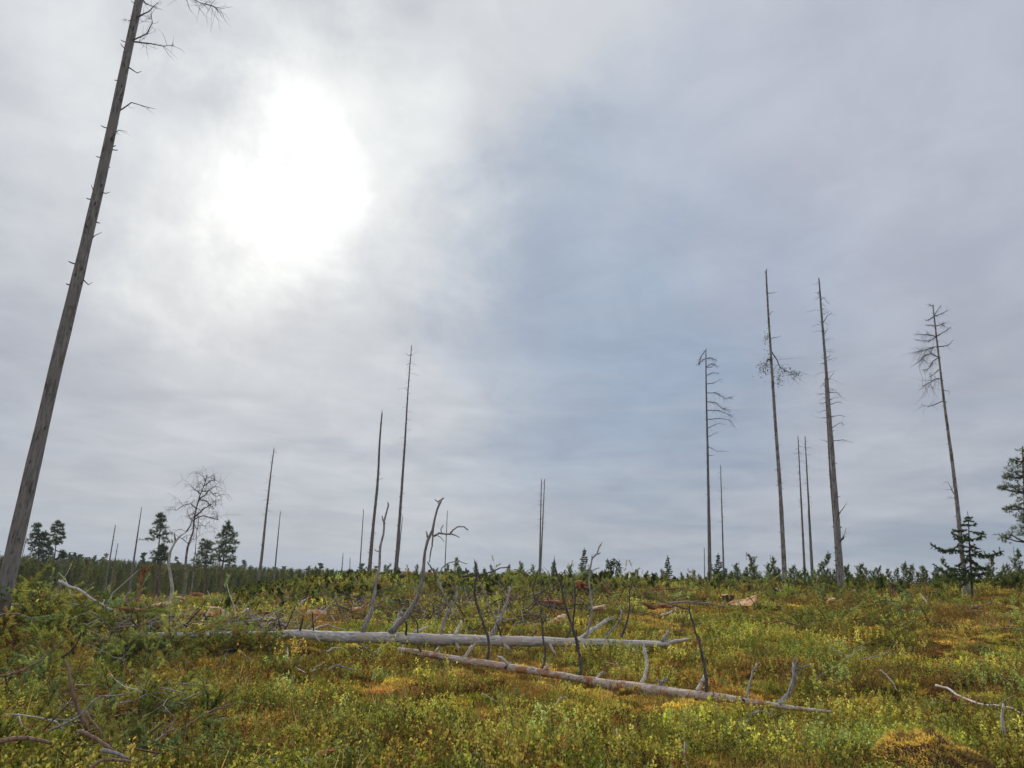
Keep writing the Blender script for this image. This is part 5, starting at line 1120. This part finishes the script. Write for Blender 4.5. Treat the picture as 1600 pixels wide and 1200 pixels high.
def stump(label, u, v, w_, h_, seed, mat='darkstump', top='fresh'):
    rs = np.random.RandomState(seed); c0 = G(u, v + h_ * .5, .22); c0 = gr(c0); r_ = px(w_, c0) / 2; hh = px(h_, c0) + .22; t = empty('tree_stump', c0, label, 'stump'); mb = MB(); k = 14; ring = []
    prof = [(-.1, 1.35), (0.05, 1.25), (.35, 1.05), (.8, 1.), (1., .97)]
    fac = 1 + .12 * rs.normal(0, 1, k)
    for z, q in prof: ring += [(math.cos(6.283 * j / k) * r_ * q * fac[j] + c0.x, math.sin(6.283 * j / k) * r_ * q * fac[j] + c0.y, c0.z + z * hh + (rs.normal(0, .05) * hh if z == 1. else 0)) for j in range(k)]
    fc = [(i * k + j, i * k + (j + 1) % k, (i + 1) * k + (j + 1) % k, (i + 1) * k + j) for i in range(4) for j in range(k)]
    mb.add(ring, fc); build(mb, 'bark', M[mat], t)
    mb = MB(); rim = [(p[0], p[1], p[2] - .004) for p in ring[-k:]]; cen = (c0.x, c0.y, c0.z + hh * 1.02); mb.add(rim + [cen], [(j, (j + 1) % k, k) for j in range(k)])
    for i in range(6):
        a = rs.rand() * 6.28; p = Vector((c0.x + math.cos(a) * r_ * .7, c0.y + math.sin(a) * r_ * .7, c0.z + hh * .9)); mb.tube([p, p + Vector((rs.normal(0, .03), rs.normal(0, .03), hh * (.02 + .22 * rs.rand() ** 2)))], [r_ * .25, r_ * .08], 4)
    build(mb, 'cut_face', M[top], t, smooth=False)
stump('bark covered stump with splintered orange top beside the long splintered piece', 1137, 935, 19, 9, 5)
stump('dark brown old stump on the right crest before the saplings', 1399, 911, 14, 10, 6, 'darkstump', 'darkstump')
stump('dark low stump just below the thickest dead trunk', 1303, 922, 9, 8, 7, 'darkstump', 'darkstump')
stump('small dark torn stump left of the fallen grey branch tip', 138, 917, 10, 12, 8, 'rotten', 'darkstump')

def hummock(label, u, v, ru, hv, seed, mat='hummock', n=9000, brown=True):
    rs = np.random.RandomState(seed); c0 = G(u, v, 0); R = px(ru, c0); Hh = px(hv, c0); t = empty('moss_hummock', c0, label, 'moss hummock')
    def dome(x, y): q = np.clip(1 - x * x - y * y, 0, 1); return Hh * q ** .6 * (1 + .9 * (fbm(x * 3.3 + 5, y * 3.3, seed, 3) - .5)) - .03
    k = 28; mb = MB(); vs = []; 
    for i in range(k):
        for j in range(k):
            x, y = i / (k - 1) * 2 - 1, j / (k - 1) * 2 - 1; vs.append((c0.x + x * R, c0.y + y * R * .8, c0.z + float(dome(np.array(x), np.array(y))) - .02))
    mb.add(vs, [(i * k + j, (i + 1) * k + j, (i + 1) * k + j + 1, i * k + j + 1) for i in range(k - 1) for j in range(k - 1)]); build(mb, 'mound', M['darkstump'], t)
    a = rs.rand(n) * 6.283; q = np.sqrt(rs.rand(n)) * .98; x, y = q * np.cos(a), q * np.sin(a)
    C = np.stack([c0.x + x * R, c0.y + y * R * .8, c0.z + dome(x, y) - .01], 1); nrm = unit(np.stack([x, y * .8, .8 - .5 * q], 1)); D = unit(nrm + rs.normal(0, .6, (n, 3))) * .036 * (.6 + .8 * rs.rand(n, 1)); W = unit(np.cross(D, rs.normal(0, 1, (n, 3)))) * .006
    dark = (fbm(x * 2.2 + 3, y * 2.2, seed + 4, 3) > .58) if brown else (x > 9)
    m1 = MB(); m1.tris(np.stack([C - W, C + W, C + D], 1)[~dark]); build(m1, 'moss', M[mat], t, smooth=False)
    if dark.any(): m2 = MB(); m2.tris(np.stack([C - W, C + W, C + D], 1)[dark]); build(m2, 'dry_moss', M['drymoss'], t, smooth=False)
M['drymoss'] = leafmat('dry_brown_moss', (.30, .19, .085), .5, .3)
brush('brush_heap', 'thin scatter of broken sticks on the left part of the slope', [(450, 950, .9), (500, 965, .9), (420, 935, 1.), (300, 945, .8), (340, 940, .9), (260, 955, .7), (560, 975, .6), (470, 975, .6)], 24, .9, 96, .012, .22, .15, ('brown', 'branch', 'pale', 'orangebark'))
hummock('large ochre moss hummock with dark brown holes at the bottom right', 1460, 1215, 105, 62, 14)
hummock('ochre yellow moss mound in the left foreground right of the pine boughs', 265, 1062, 42, 14, 15, brown=False)
hummock('orange moss mound in the lower middle under the fallen trunks', 610, 1085, 50, 12, 16, brown=False)

# drooping dark shrub on the crest
def droop():
    D = 37; rs = np.random.RandomState(4); b = gr(P(958, 893, D)); t = empty('drooping_shrub', b, 'dark drooping leafy shrub leaning right on the crest', 'shrub'); st_ = MB(); cr = MB()
    for uv in ([(955, 895), (953, 885), (957, 877)], [(958, 895), (960, 880), (966, 878), (969, 888)], [(953, 895), (949, 884), (950, 876)], [(956, 895), (955, 882), (960, 875)], [(962, 892), (965, 882), (968, 882), (969, 893)]):
        lp = dense([P(a, c_, D + rs.normal(0, .1)) for a, c_ in uv], .1, .01, rs); st_.tube(lp, [.02 - .015 * i / len(lp) for i in range(len(lp))], 4)
        C = np.array([lp[rs.randint(len(lp) // 3, len(lp))] for _ in range(90)]) + rs.normal(0, .06, (90, 3)); Dv = unit(rs.normal(0, 1, (90, 3)) + np.array([0, 0, -.8])); W = unit(np.cross(Dv, rs.normal(0, 1, (90, 3)))); cr.quads(leafquads(C, Dv, W, None, .09))
    build(st_, 'stems', M['stem'], t); build(cr, 'foliage', M['spruce'], t, smooth=False)
droop()

# ---------------------------------------------------------------- the air
hz_ = MB(); R_ = 6800; zb, zt = -40, 60
vs = [(x, y, z) for z in (zb, zt) for x, y in ((-R_, -R_), (R_, -R_), (R_, R_), (-R_, R_))]
hz_.add(vs, [(0, 3, 2, 1), (4, 5, 6, 7), (0, 1, 5, 4), (1, 2, 6, 5), (2, 3, 7, 6), (3, 0, 4, 7)])
hm = bpy.data.materials.new('haze'); hm.use_nodes = True; nt = hm.node_tree; nt.nodes.clear()
pv = nt.nodes.new('ShaderNodeVolumePrincipled'); ho = nt.nodes.new('ShaderNodeOutputMaterial'); nt.links.new(pv.outputs[0], ho.inputs['Volume'])
pv.inputs['Color'].default_value = (.80, .88, 1, 1); pv.inputs['Density'].default_value = .00038; pv.inputs['Anisotropy'].default_value = .2
ho_ = build(hz_, 'haze', hm, smooth=False); tag(ho_, kind='stuff')
